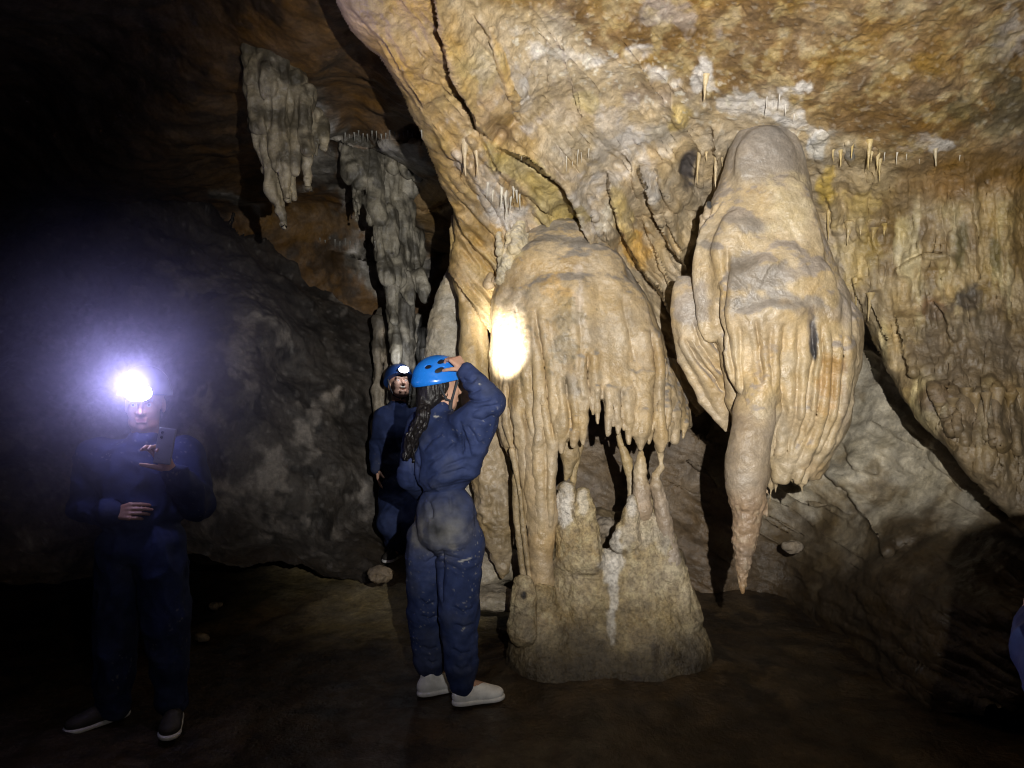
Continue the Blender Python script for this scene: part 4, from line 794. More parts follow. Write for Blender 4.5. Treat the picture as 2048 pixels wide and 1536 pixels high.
G = [
 ('soda straws under the mauve shelf', 'hair-thin pale straw hanging from the mauve shelf left of the dark stain', [(1133, 308, 42, 1.6), (1157, 295, 38, 1.6), (1163, 300, 24, 1.5), (1178, 292, 30, 1.6), (1187, 305, 18, 1.4), (1043, 305, 20, 1.6), (1145, 318, 20, 1.4)], (.52, .48, .4)),
 ('white drips on the slanting ridge', 'white drip of the cluster hanging on the slanting ridge left of the bell', [(1002, 372, 50, 4), (1012, 380, 52, 4), (1022, 390, 36, 3), (1034, 376, 44, 4), (1040, 385, 34, 3), (985, 385, 22, 3), (975, 370, 24, 3), (1028, 372, 24, 3)], (.54, .50, .41)),
 ('cream fangs on the slanting ridge', 'cream fang-shaped drip high on the slanting ridge above the tan drapery', [(930, 285, 60, 6), (953, 300, 74, 6)], (.50, .40, .26)),
 ('pale straws round the top of the hanging formation', 'small white straw beside the top of the great hanging formation', [(1533, 190, 44, 2), (1560, 185, 34, 2), (1550, 195, 22, 2), (1590, 225, 24, 3), (1502, 210, 18, 2), (1572, 205, 24, 3)], (.54, .5, .44)),
 ('yellow drips right of the hanging formation', 'yellowish drip hanging on the wall right of the great formation top', [(1738, 285, 62, 5), (1757, 305, 50, 4), (1705, 288, 40, 4), (1682, 300, 36, 4), (1668, 295, 30, 4), (1762, 315, 48, 3), (1745, 300, 40, 4)], (.52, .40, .19)),
 ('straws along the right-hand shelf', 'tiny white straw under the crusted shelf at far upper right', [(1796, 300, 26, 1.8), (1816, 302, 20, 1.5), (1770, 300, 30, 2), (1840, 312, 18, 1.5), (1922, 305, 16, 2)], (.5, .46, .38)),
 ('drips left of the hanging formation', 'slim cream drip beside the black stain left of the great formation', [(1398, 305, 76, 4), (1432, 318, 60, 4), (1414, 300, 30, 4), (1445, 310, 26, 3)], (.52, .40, .22)),
 ('brown fingers on the lower right wall', 'brown blunt stalactite finger on the lower right wall above the cracked slab', [(1905, 800, 66, 9), (1930, 780, 116, 11), (1952, 790, 90, 10), (1972, 790, 84, 9), (1998, 780, 124, 11), (2022, 790, 80, 10), (1880, 810, 34, 9), (2040, 780, 110, 10)], (.22, .16, .085)),
 ('hooked drips on the yellow wall', 'stubby hooked drip on the yellow wall right of the great formation flank', [(1660, 420, 60, 4), (1698, 455, 34, 6), (1722, 450, 30, 6), (1748, 460, 36, 6), (1770, 452, 24, 5), (1712, 560, 60, 5), (1740, 590, 70, 6)], (.44, .33, .15)),
]
for grp, lab, lst, base in G:
    for i, (x, y, L, r) in enumerate(lst):
        icicle('stalactite', lab, x, y, L, r, wall_depth(x, y + 4) - m(r, 4) * .25, base, grp, lean=rnd.uniform(-.04, .04), seed=i + x)
icicle('stalactite', 'single white-rooted orange straw above the yellow bulb of calcite', 1412, 150, 66, 6, wall_depth(1412, 160) - .015, (.60, .48, .28), seed=3)
icicle('stalactite', 'lone pale peg under the white crust at far upper right', 1873, 292, 42, 5, wall_depth(1873, 300) - .01, (.5, .42, .28), seed=5)
for i, x in enumerate(range(690, 850, 9)):
    y = 268 + 4 * math.sin(i * 1.7); icicle('stalactite', 'tiny grey straw in the row under the first ledge of the far ceiling', x, y, rnd.uniform(8, 22), 1.3, wall_depth(x, y - 2, 5.5) - .02, (.26, .25, .22), 'straws under the first far ledge', seed=i)
for i, x in enumerate(range(640, 770, 10)):
    y = 478 + .10 * (x - 640) + 4 * math.sin(i * 2.1); icicle('stalactite', 'tiny grey straw in the row under the second ledge of the far ceiling', x, y, rnd.uniform(8, 20), 1.3, wall_depth(x, y - 2, 6) - .02, (.26, .25, .22), 'straws under the second far ledge', seed=i + 50)
# loose stones on the ground
for i, (x, y, r, lab) in enumerate([(432, 1212, 12, 'fist-sized pale stone lying on the ground at the foot of the left slope'), (400, 1275, 12, 'rounded brown stone on the ground right of the lamp-lit man'), (760, 1150, 22, 'low flat stone on the ground under the laughing man'), (1585, 1092, 16, 'small stone on the dark ground right of the hanging tip')]):
    d = EYE * F / (y - 768 + 1e-6); d = min(d, 5.0); q = P(x, y, d)
    solid('stone', lab, 'stone', lambda f: f.ell(q, (m(r, d) * 1.2, m(r, d), m(r, d) * .7), .005), [q - .06, q + .06], .006, M_rough, lambda V, Q: flow_tint(V, Q, (.3, .24, .17), GREY, 0), (.018, 14, .004, 50))

# ------------------------------------------------------------------ people
SKIN = np.array([.50, .30, .215])
UP = np.array([0, 0, 1.0])
def head(f, c, fw, up, s=1.0, mouth=0.0):
    """head and face; c = middle of the head, fw = where the face looks"""
    fw = nrm(fw); r = nrm(np.cross(fw, up)); up = nrm(np.cross(r, fw))
    L = lambda a, b, h: c + s * (r * a + fw * b + up * h)
    E = lambda a, b, h, ra, rb, rh, k=.012, sub=False: f.ell(L(a, b, h), np.array([ra, rb, rh]) * s, k, (r, fw, up), sub)
    K = lambda p, q, ra, rb, k=.01: f.cone(L(*p), L(*q), ra * s, rb * s, k)
    E(0, -.012, .03, .074, .094, .09); E(0, .028, -.035, .056, .066, .078, .03); K((0, .06, -.098), (0, .066, -.094), .02, .02, .022)
    K((-.032, .04, -.08), (.032, .04, -.08), .028, .028, .025)
    K((-.034, .082, .026), (.034, .082, .026), .013, .013, .014)
    E(.031, .092, .004, .017, .012, .010, .008, True); E(-.031, .092, .004, .017, .012, .010, .008, True)
    E(.031, .078, .003, .014, .012, .011, .003); E(-.031, .078, .003, .014, .012, .011, .003)
    K((0, .092, .012), (0, .113, -.028), .007, .011, .010); K((-.010, .098, -.032), (.010, .098, -.032), .009, .009, .008)
    K((-.034, .066, -.02), (-.034, .06, -.03), .024, .024, .025); K((.034, .066, -.02), (.034, .06, -.03), .024, .024, .025)
    if mouth:
        E(0, .092, -.064, .024, .02, .008 + mouth, .006, True)
        K((-.02, .088, -.052), (.02, .088, -.052), .007, .007, .004); K((-.018, .084, -.078 - mouth), (.018, .084, -.078 - mouth), .009, .009, .008)
    else:
        K((-.018, .089, -.058), (.018, .089, -.058), .0065, .0065, .004); K((-.016, .088, -.070), (.016, .088, -.070), .0075, .0075, .005)
    for sg in (1, -1):
        E(sg * .074, -.008, -.012, .010, .020, .032, .006); E(sg * .082, -.004, -.008, .006, .011, .018, .003, True)
    return L
def hand(f, w, d, n, t, curl=(.5, .6, .7, .8), s=1.0, tcurl=.5, spread=.0):
    """w wrist, d towards the knuckles, n out of the palm, t towards the thumb"""
    d = nrm(d); n = nrm(np.asarray(n) - d * np.dot(n, d)); t = nrm(np.cross(d, n) * np.sign(np.dot(np.cross(d, n), t) + 1e-9))
    for k in range(4):
        f.cone(w + t * s * (.012 - .008 * k), w + d * s * .082 + t * s * (.030 - .020 * k), .014 * s, .0115 * s, .008)
    base = [w + d * s * (.084, .088, .085, .077)[k] + t * s * (.030 - .020 * k) for k in range(4)]
    for k in range(4):
        L = np.array([(.040, .024, .020), (.044, .028, .022), (.041, .026, .021), (.032, .019, .018)][k]) * s; p = base[k]; a = 0.0
        for j in range(3):
            a += curl[k] * (.9, 1.1, .7)[j]; q = p + (d * math.cos(a) + n * math.sin(a) + t * spread * (1.5 - k)) * L[j]
            f.cone(p, q, (.0092, .0086, .0078)[j] * s, (.0086, .0078, .0066)[j] * s, .0025); p = q
    p = w + d * s * .018 + t * s * .022 + n * s * .008; a = tcurl
    for j in range(3):
        v = nrm(t * math.cos(a) * .8 + d * .75 + n * math.sin(a)); q = p + v * s * (.038, .030, .024)[j]
        f.cone(p, q, (.013, .0105, .0092)[j] * s, (.0105, .0092, .0075)[j] * s, .004); p = q; a += tcurl * .5
def skin_tint(V, L, lips=True, tone=SKIN):
    c = np.zeros((len(V), 3), np.float32) + tone; c = mix(c, tone * np.array([1.05, .86, .82]), sstep(0, .6, fbm(V * 22, 3)) * .5)
    if L is not None:
        def near(a, b, h, r, cc, k=1.0):
            nonlocal c
            e = np.linalg.norm(V - L(a, b, h), axis=1); c = mix(c, cc, (1 - sstep(r * .6, r, e)) * k)
        for sg in (1, -1):
            near(sg * .031, .092, .003, .012, (.55, .52, .5), .7); near(sg * .031, .094, .003, .0065, (.02, .012, .01)); near(sg * .031, .088, .022, .010, (.05, .03, .02), .7); near(sg * .018, .09, .024, .009, (.05, .03, .02), .6); near(sg * .042, .084, .022, .009, (.05, .03, .02), .6)
        if lips:
            near(0, .096, -.063, .014, (.42, .16, .13), .8); near(.012, .092, -.063, .010, (.42, .16, .13), .8); near(-.012, .092, -.063, .010, (.42, .16, .13), .8)
    return c
NAVY = np.array([.018, .029, .085])
def cloth_fold(V, Q, amp=.010):
    N = normals(V, Q)
    w1 = V + .05 * np.stack([fbm(V * 5, 2), fbm(V * 5 + 7, 2), fbm(V * 5 + 3, 2)], 1)
    return V + N * (amp * ridged(w1 * np.array([7.5, 7.5, 5]), 2) + amp * .45 * ridged(w1 * np.array([9, 9, 22]), 2) * sstep(-.2, .3, fbm(V * 4, 2)) - amp * .3)[:, None]
def helmet(person, c, fw, up, mat, s=1.0, lamp_on=True, vents=True, lamp_scale=1.0):
    fw = nrm(fw); r = nrm(np.cross(fw, up)); up = nrm(np.cross(r, fw)); L = lambda a, b, h: c + s * (r * a + fw * b + up * h)
    f = Fld(c - .21 * s, c + .21 * s, .0036); A = (r, fw, up)
    f.ell(L(0, 0, .028), np.array([.106, .134, .112]) * s, .004, A)
    f.ell(L(0, 0, .012), np.array([.112, .141, .058]) * s, .012, A)
    f.plane_cut(L(0, 0, .004), -up + .12 * fw)
    if vents:
        for sg in (1, -1):
            for (b, h, rb, rh) in [(.004, .110, .036, .010), (-.028, .066, .028, .011), (-.075, .085, .018, .008)]:
                a = .106 * math.sqrt(max(0, 1 - (b / .134) ** 2 - ((h - .028) / .112) ** 2)); f.ell(L(sg * a, b, h), np.array([.028, rb, rh]) * s, .003, (r, fw + .35 * up, up - .35 * fw), True)
            f.ell(L(sg * .112, -.055, .034), np.array([.012, .011, .018]) * s, .003, A, True)
    V, Q = f.mesh(); h = put('helmet', V, Q, mat, parent=person)
    f = Fld(c - .2 * s, c + .2 * s, .006); f.ell(L(0, 0, .024), np.array([.099, .126, .104]) * s, .004, A); f.plane_cut(L(0, 0, .010), -up + .12 * fw); V, Q = f.mesh(); sub('liner', V, Q, M_black, h)
    # headlamp: strap round the shell, housing and lens
    f = Fld(L(0, .15, .03) - .08 * s, L(0, .15, .03) + .08 * s, .003)
    f.ell(L(0, .142, .034), np.array([.036, .018, .026]) * s * lamp_scale, .004, A); f.cone(L(-.04, .130, .034), L(.04, .130, .034), .009 * s, .009 * s, .006)
    V, Q = f.mesh(); sub('headlamp', V, Q, M_black if lamp_on else M_phone, h)
    f = Fld(L(0, .16, .034) - .08 * s, L(0, .16, .034) + .08 * s, .003); f.ell(L(0, .156, .034), np.array([.034, .010, .0235]) * s * lamp_scale, .004, A); V, Q = f.mesh(); sub('lens', V, Q, M_lamp if lamp_on else M_phone, h)
    return h, L
def sub(name, V, Q, mat, par, tint=None):
    """a sub-part: parented to a part, whose own parent is the person's Empty"""
    base = np.array(par.parent.location, np.float32) if par.parent else np.zeros(3, np.float32)
    o = put(name, np.asarray(V, np.float32) - base, Q, mat, tint); o.parent = par; return o
def shoe(person, heel, toe, mat, hgt=.075, sole=M_white):
    d = np.asarray(toe, float) - heel; Lh = np.linalg.norm(d); d = d / Lh; sd = np.cross(d, UP); A = (sd, d, UP); h0 = np.asarray(heel, float)
    f = Fld(np.minimum(heel, toe) - .09, np.maximum(heel, toe) + np.array([.09, .09, .16]), .004)
    q = lambda a, b, z: h0 + d * a * Lh + sd * b + UP * z
    f.ell(q(.18, 0, .045), (.037, .055, .05), .02, A); f.ell(q(.5, 0, .042), (.042, .08, .042), .03, A); f.ell(q(.78, .004, .033), (.047, .065, .034), .03, A)
    f.cone(q(.22, 0, .06), q(.2, 0, hgt + .02), .038, .037, .015); f.cone(q(.35, 0, .07), q(.62, 0, .06), .026, .022, .02)
    f.ell(q(.2, 0, hgt + .04), (.031, .045, .03), .004, A, True)
    f.plane_cut(q(0, 0, .012), (0, 0, -1)); V, Q = f.mesh(); o = put('shoe', V, Q, mat, parent=person)
    f = Fld(np.minimum(heel, toe) - .09, np.maximum(heel, toe) + .09, .004); f.ell(q(.2, 0, .012), (.040, .06, .03), .02, A); f.ell(q(.5, 0, .012), (.044, .09, .028), .02, A); f.ell(q(.8, .004, .012), (.050, .068, .028), .02, A)
    f.plane_cut(q(0, 0, .022), (0, 0, 1)); f.plane_cut(q(0, 0, 0), (0, 0, -1)); V, Q = f.mesh(); sub('sole', V, Q, sole, o)
    f = Fld(np.minimum(heel, toe) - .09, np.maximum(heel, toe) + .12, .003)
    for k in range(4):
        a = .42 + .07 * k; f.cone(q(a, -.022, .085 - .008 * k), q(a + .02, .022, .085 - .008 * k), .004, .004, .002)
    V, Q = f.mesh(); sub('lace', V, Q, mat, o)
    return o
def suit(person, parts, h=.007, lo=None, hi=None, fold=.010, tintf=None, ledges=(), grooves=()):
    f = Fld(lo, hi, h); parts(f); V, Q = f.mesh(); V = cloth_fold(V, Q, fold)
    if ledges or grooves: V = carve(V, Q, ledges, grooves)
    n = fbm(V * 6, 4); c = np.zeros((len(V), 3), np.float32) + NAVY; c = mix(c, NAVY * 1.5 + .012, sstep(.15, .7, n) * .6)
    c = mix(c, (.30, .29, .27), sstep(.62, .8, vn(V * 120)) * sstep(.2, .7, fbm(V * 4 + 3, 3)) * .5); c = mix(c, (.08, .085, .10), sstep(.2, .8, fbm(V * 7 + 9, 4)) * .22)
    if tintf: c = tintf(V, c)
    return put('coverall', V, Q, M_cloth, c, person)
def belt_line(V, z0, w=.006): return np.exp(-((V[:, 2] - z0) / w) ** 2)

# --- the woman in the blue helmet
def woman():
    d = 3.85; base = P(890, 1395, d); base[2] = 0
    t = thing('person', 'woman in navy coverall and white trainers seen from behind, touching her bright blue helmet', 'person', base)
    fw = nrm((.78, .62, 0)); rt = np.cross(fw, UP)
    hc = P(880, 778, d); look = nrm((.88, .46, .08))
    sR, eR, wR = P(936, 848, 3.72), P(982, 806, 3.66), P(928, 738, 3.72)
    sL, eL, wL = P(842, 852, 3.94), P(823, 955, 3.92), P(850, 985, 4.12)
    nb, ch, wa, hp = P(876, 832, d), P(884, 890, d), P(893, 968, d), P(889, 1050, d)
    hR, kR, aR = P(922, 1080, 3.80), P(918, 1225, 3.80), P(924, 1368, 3.78)
    hL, kL, aL = P(856, 1080, 3.90), P(850, 1225, 3.92), P(862, 1352, 3.94)
    def torso(f, g=0):
        A = (rt, fw, UP)
        f.ell(P(882, 888, d), (.18 + g, .115 + g, .15 + g), .03, A); f.ell(P(884, 940, d), (.168 + g, .12 + g, .125 + g), .06, A); f.ell(P(891, 1026, d), (.166 + g, .13 + g, .15 + g), .022, A)
        f.ell(P(876, 1062, 3.79), (.09 + g, .085 + g, .085 + g), .08, A); f.ell(P(908, 1062, 3.75), (.09 + g, .085 + g, .085 + g), .08, A)
        f.cone(sL, sR, .062 + g, .066 + g, .05)
        if not g: f.cone(P(962, 846, 3.70), P(934, 930, 3.78), .075, .07, .04)
    f = Fld((-.85, 3.45, -.02), (.08, 4.35, 1.75), .0042)
    torso(f, -.022); f.cone(nb, hc - .02 * look - UP * .06, .056, .05, .03)
    f.tube([sR, eR, wR], [.045, .038, .026], .02); f.tube([sL, eL, wL], [.045, .036, .026], .02)
    f.tube([hR, kR, aR], [.075, .05, .036], .03); f.tube([hL, kL, aL], [.075, .05, .036], .03)
    for a, e in ((aR, (.12, .06)), (aL, (.12, .06))): f.cone(a, a + np.array([e[0], e[1], -.05]), .035, .03, .02)
    L = head(f, hc, look, UP, .93)
    hd = nrm(P(905, 712, 3.76) - wR); hand(f, wR, hd, (-.55, .75, -.2), (-.3, -.1, -.6), (.75, .85, .9, .95), .90, .5)
    hand(f, wL, (.7, .6, .1), (0, 0, -1), (0, 1, 0), (.5, .5, .5, .5), .9)
    V, Q = f.mesh(); put('body', V, Q, M_skin, skin_tint(V, L), t)
    def parts(f):
        torso(f); f.cone(P(877, 838, d), P(879, 822, d), .075, .066, .02)
        f.cone(sR, eR, .078, .066, .04); f.cone(eR, wR + .02 * nrm(eR - wR), .068, .046, .012); f.cone(wR + .045 * nrm(eR - wR), wR + .015 * nrm(eR - wR), .048, .044, .004)
        f.cone(sL, eL, .078, .066, .012); f.cone(eL, wL, .066, .05, .02)
        f.tube([hR, kR, P(922, 1330, 3.79), aR], [.112, .092, .074, .052], .022); f.tube([hL, kL, P(860, 1320, 3.93), aL], [.112, .090, .072, .050], .022)
        # collar
        f.ell(P(880, 822, d), (.055, .055, .05), .006, sub=True)
    def tintf(V, c):
        X = V[:, 0] / V[:, 1] * F + 1024; Y = 768 - (V[:, 2] - EYE) / V[:, 1] * F; near = sstep(0, .06, 3.98 - V[:, 1])
        sb = lambda x, y, a, b: np.exp(-((X - x) / a) ** 2 - ((Y - y) / b) ** 2) * (.75 + .45 * fbm(V * 20, 3))
        c = mix(c, (.20, .195, .18), np.clip(sb(878, 1066, 54, 38) * .95, 0, 1) * near); c = mix(c, (.022, .022, .022), np.clip(sb(868, 1058, 26, 18) * 1.2, 0, 1) * near); c = mix(c, (.09, .095, .11), np.clip(sb(890, 1020, 60, 40) * .5, 0, 1) * near)
        c = mix(c, (.2, .19, .17), np.clip(blob(X, Y, 905, 1095, 16, 10, .7) * .6 + blob(X, Y, 836, 1070, 14, 30, .6) * .5, 0, 1) * near)
        line = np.interp(X, [835, 880, 935], [988, 974, 962]); c = mix(c, NAVY * .35, np.exp(-((Y - line) / 1.6) ** 2) * near * .8); c = mix(c, NAVY * 1.7, np.exp(-((Y - line - 9) / 1.2) ** 2) * near * .35)
        c = mix(c, NAVY * .5, np.exp(-((X - np.interp(Y, [850, 900], [922, 926])) / 1.3) ** 2) * sstep(838, 845, Y) * (1 - sstep(905, 915, Y)) * near * .8)
        c = mix(c, NAVY * .4, np.exp(-((X - np.interp(Y, [985, 1055], [947, 949])) / 1.2) ** 2) * sstep(988, 995, Y) * (1 - sstep(1050, 1056, Y)) * .8)
        c = mix(c, (.4, .39, .36), np.clip(blob(X, Y, 873, 833, 6, 2, .4) * .8 + blob(X, Y, 960, 768, 4, 2, .4) * .9 + blob(X, Y, 930, 1120, 12, 2, .9, -15) * .7 + blob(X, Y, 927, 1258, 6, 2, .9, -50) * .6, 0, 1))
        return c
    G = lambda *p: ([*p], .010, 2.8)
    suit(t, parts, .006, (-.88, 3.42, .03), (.10, 4.35, 1.72), .0075, tintf, [([(935, 962), (885, 975), (838, 990)], .014, 12), ([(935, 1100), (900, 1112), (850, 1104)], .010, 14)],
         [G((918, 842), (926, 868), (928, 905)), G((932, 850), (948, 872), (958, 890)), G((926, 858), (938, 892), (942, 915)), G((940, 838), (966, 842), (990, 830)), G((944, 822), (966, 816), (1000, 808)), G((936, 800), (958, 804), (984, 796)), G((918, 782), (944, 786), (966, 774)), G((925, 760), (944, 764), (958, 752)),
          G((848, 935), (880, 915), (915, 880)), G((850, 960), (890, 940), (936, 915)), G((846, 905), (862, 880), (884, 862)), G((868, 955), (900, 950), (936, 938)), G((834, 880), (838, 920), (836, 965)), G((826, 900), (826, 940), (832, 975)), G((884, 1095), (886, 1150), (884, 1210)), G((850, 1130), (872, 1116), (884, 1110)), G((918, 1120), (900, 1118), (888, 1112)),
          G((835, 1200), (852, 1215), (872, 1208)), G((838, 1232), (858, 1240), (876, 1232)), G((902, 1215), (922, 1228), (946, 1218)), G((904, 1250), (926, 1258), (948, 1250)), G((844, 1290), (860, 1300), (878, 1292)), G((902, 1300), (922, 1310), (944, 1302)), G((850, 1320), (862, 1328), (876, 1320)), G((908, 1330), (924, 1338), (940, 1330)), G((922, 1128), (938, 1124), (954, 1120)), G((860, 1000), (866, 1020), (862, 1040)), G((900, 990), (904, 1010), (902, 1030))])
    # hair: cap under the helmet and a long loose tail down the left of her back
    f = Fld(np.array([-.70, 3.55, 1.05]), np.array([-.20, 4.1, 1.72]), .004)
    bk = -look
    f.ell(hc + bk * .03 + UP * .015, (.082, .082, .085), .01); f.ell(hc + bk * .055 - UP * .045, (.06, .06, .06), .03)
    tail = [P(848, 806, 3.80), P(846, 830, 3.74), P(838, 850, 3.76), P(826, 872, 3.78), P(820, 895, 3.80), P(816, 915, 3.82)]
    f.tube(tail, [.036, .026, .024, .020, .014, .005], .015)
    for k in range(22):
        R = random.Random(k); o = lambda s_: np.array([R.uniform(-1, 1) * s_, R.uniform(-1, .3) * s_, R.uniform(-.6, .6) * s_]); b0 = o(.026)
        f.tube([p + b0 * (1.0, .9, 1.1, 1.0, .9, 1.2)[q] + o(.009) for q, p in enumerate(tail)], [.007, .007, .006, .006, .005, .0035], .0025)
    # nothing of it over the face
    f.ell(hc + look * .098 - UP * .02, (.07, .07, .10), .01, sub=True); f.ell(hc + look * .03 + rt * .075 - UP * .02, (.035, .035, .045), .006, sub=True)
    V, Q = f.mesh(); N = normals(V, Q); V = V + N * (.004 * ridged(np.stack([V[:, 0] * 60, V[:, 1] * 60, V[:, 2] * 9], 1), 2))[:, None]; put('hair', V, Q, M_hair, parent=t)
    up = nrm(UP - .10 * look)
    h, HL = helmet(t, hc + UP * .030 - look * .006, look, up, M_helmet, 1.0, False)
    # chin strap
    f = Fld(hc - .17, hc + .17, .003); r_ = nrm(np.cross(look, UP)); hl = lambda a, b, z: hc + r_ * a + look * b + UP * z
    for sg in (1, -1):
        f.tube([hl(sg * .094, .055, .04), hl(sg * .080, .034, -.045), hl(sg * .06, .03, -.095), hl(0, .04, -.125)], [.006, .006, .006, .006], .003)
        f.tube([hl(sg * .094, -.045, .03), hl(sg * .080, .0, -.05), hl(sg * .076, .026, -.06)], [.006, .006, .006], .003)
    f.cone(hl(.066, .03, -.07), hl(.060, .03, -.098), .010, .010, .003)
    V, Q = f.mesh(); sub('strap', V, Q, M_strap, h)
    dR = nrm((.90, .42, 0)); 
    for hx, hy, dd in ((908, 1400, 3.76), (838, 1386, 3.87)):
        he = P(hx, hy, dd); he[2] = -.012; dv = nrm((.92, .38, 0)) if hx > 880 else nrm((.86, .5, 0)); shoe(t, he, he + dv * .245, M_white)
    # her own lamp lights a patch of the bell
    lp = hc + look * .16 + UP * .055
    spot('helmet_lamp_light', lp, P(1010, 690, 4.25), 150, 60, 1.0, .012, (1.0, .97, .9))
woman()

# --- the man on the left, dazzling lamp, phone in hand
def man_left():
    d = 3.6; base = P(285, 1430, d); base[2] = 0
    t = thing('person', 'man in dark coverall facing the camera with a dazzling headlamp, holding up a phone', 'person', base)
    fw = nrm((.30, -.95, 0)); rt = np.cross(fw, UP); look = nrm((.26, -.95, -.10)); hc = P(290, 806, d)
    sR, eR, wR = P(196, 915, d), P(172, 1012, 3.62), P(226, 1026, 3.46); sL, eL, wL = P(366, 912, d), P(392, 1004, 3.52), P(340, 940, 3.36)
    hR, kR, aR = P(250, 1090, d), P(238, 1240, d), P(226, 1392, 3.58); hL, kL, aL = P(318, 1090, d), P(334, 1240, 3.58), P(344, 1372, 3.56)
    def torso(f, g=0):
        A = (rt, fw, UP)
        f.ell(P(283, 955, d), (.205 + g, .125 + g, .17 + g), .03, A); f.ell(P(284, 1020, d), (.185 + g, .125 + g, .13 + g), .05, A); f.ell(P(285, 1085, d), (.175 + g, .13 + g, .11 + g), .04, A); f.cone(sR, sL, .068 + g, .068 + g, .05)
    f = Fld((-2.12, 3.1, -.02), (-1.38, 3.9, 1.72), .0042); torso(f, -.02); f.cone(P(290, 885, d), hc - UP * .06 - look * .02, .06, .056, .03)
    f.tube([sR, eR, wR], [.05, .042, .03], .02); f.tube([sL, eL, wL], [.05, .042, .03], .02); f.tube([hR, kR, aR], [.08, .055, .04], .03); f.tube([hL, kL, aL], [.08, .055, .04], .03)
    L = head(f, hc, look, UP, 1.06)
    hand(f, wR, (1, -.15, .12), (0, .9, -.3), (0, 0, 1), (.45, .5, .55, .6), 1.0, .4)
    hand(f, wL, (-.42, -.15, .9), (-.2, -.9, -.1), (-.9, .2, -.3), (.55, .6, .65, .7), 1.0, .5)
    V, Q = f.mesh(); put('body', V, Q, M_skin, skin_tint(V, L), t)
    def parts(f):
        torso(f); f.cone(P(290, 902, d), P(290, 892, d), .09, .075, .02)
        f.cone(sR, eR, .085, .075, .04); f.cone(eR, wR + .01 * nrm(eR - wR), .075, .05, .012); f.cone(sL, eL, .085, .075, .04); f.cone(eL, wL + .02 * nrm(eL - wL), .075, .05, .012)
        f.tube([hR, kR, P(228, 1350, 3.59), aR, aR - UP * .05], [.118, .10, .084, .062, .064], .02); f.tube([hL, kL, P(342, 1340, 3.57), aL, aL - UP * .06], [.118, .10, .084, .062, .064], .02)
    suit(t, parts, .007, (-2.15, 3.1, .03), (-1.35, 3.9, 1.5), .012)
    h, HL = helmet(t, hc + UP * .03 - look * .006, look, UP + .0 * look, M_helmet_dark, 1.05, True, False, 1.6)
    for a, tx in ((aR, (-.62, -.78, 0)), (aL, (.30, -.95, 0))):
        he = np.array([a[0], a[1] + .03, -.008]) - nrm(tx) * .06; shoe(t, he, he + nrm(tx) * .28, M_dark_shoe)
    lp = HL(0, .22, .06)
    point('headlamp_light', lp, 3, .02, (.55, .50, 1.0)); spot('headlamp_beam_light', lp, lp + np.array([.25, -.95, .30]), 90, 150, .6, .02, (.55, .50, 1.0))
    phone()
    return lp
def phone():
    pc = P(330, 892, 3.30); n = nrm((.05, -1, .12)); r_ = np.array([1., 0, 0]); u_ = nrm(np.cross(n, r_) * -1); u_ = u_ if u_[2] > 0 else -u_
    r_ = nrm(r_ * .95 + u_ * -.12); u_ = nrm(u_ - r_ * np.dot(u_, r_))
    f = Fld(pc - .12, pc + .12, .0025); sl, (x, y, z) = f.blk(f.lo, f.lo + f.h * f.n); x = x - pc[0]; y = y - pc[1]; z = z - pc[2]
    q = [abs(v[0] * x + v[1] * y + v[2] * z) - e for v, e in ((r_, .032), (u_, .072), (n, .0005))]
    v = np.sqrt(np.maximum(q[0], 0) ** 2 + np.maximum(q[1], 0) ** 2 + np.maximum(q[2], 0) ** 2) + np.minimum(np.maximum(q[0], np.maximum(q[1], q[2])), 0) - .005
    f.un(sl, v.astype(np.float32), 0); V, Q = f.mesh()
    ph = thing('phone', 'silver phone held upright in the raised hand of the dazzling-lamp man', 'phone', pc); put('case', V, Q, M_phone, parent=ph)
    f = Fld(pc - .12, pc + .12, .002); c0 = pc + n * .006 + u_ * .055 - r_ * .018; f.ell(c0, (.007, .004, .007), .001, (r_, n, u_)); f.ell(c0 - u_ * .02, (.007, .004, .007), .001, (r_, n, u_)); V, Q = f.mesh(); put('camera_lens', V, Q, M_black, parent=ph)
GLOW = man_left()

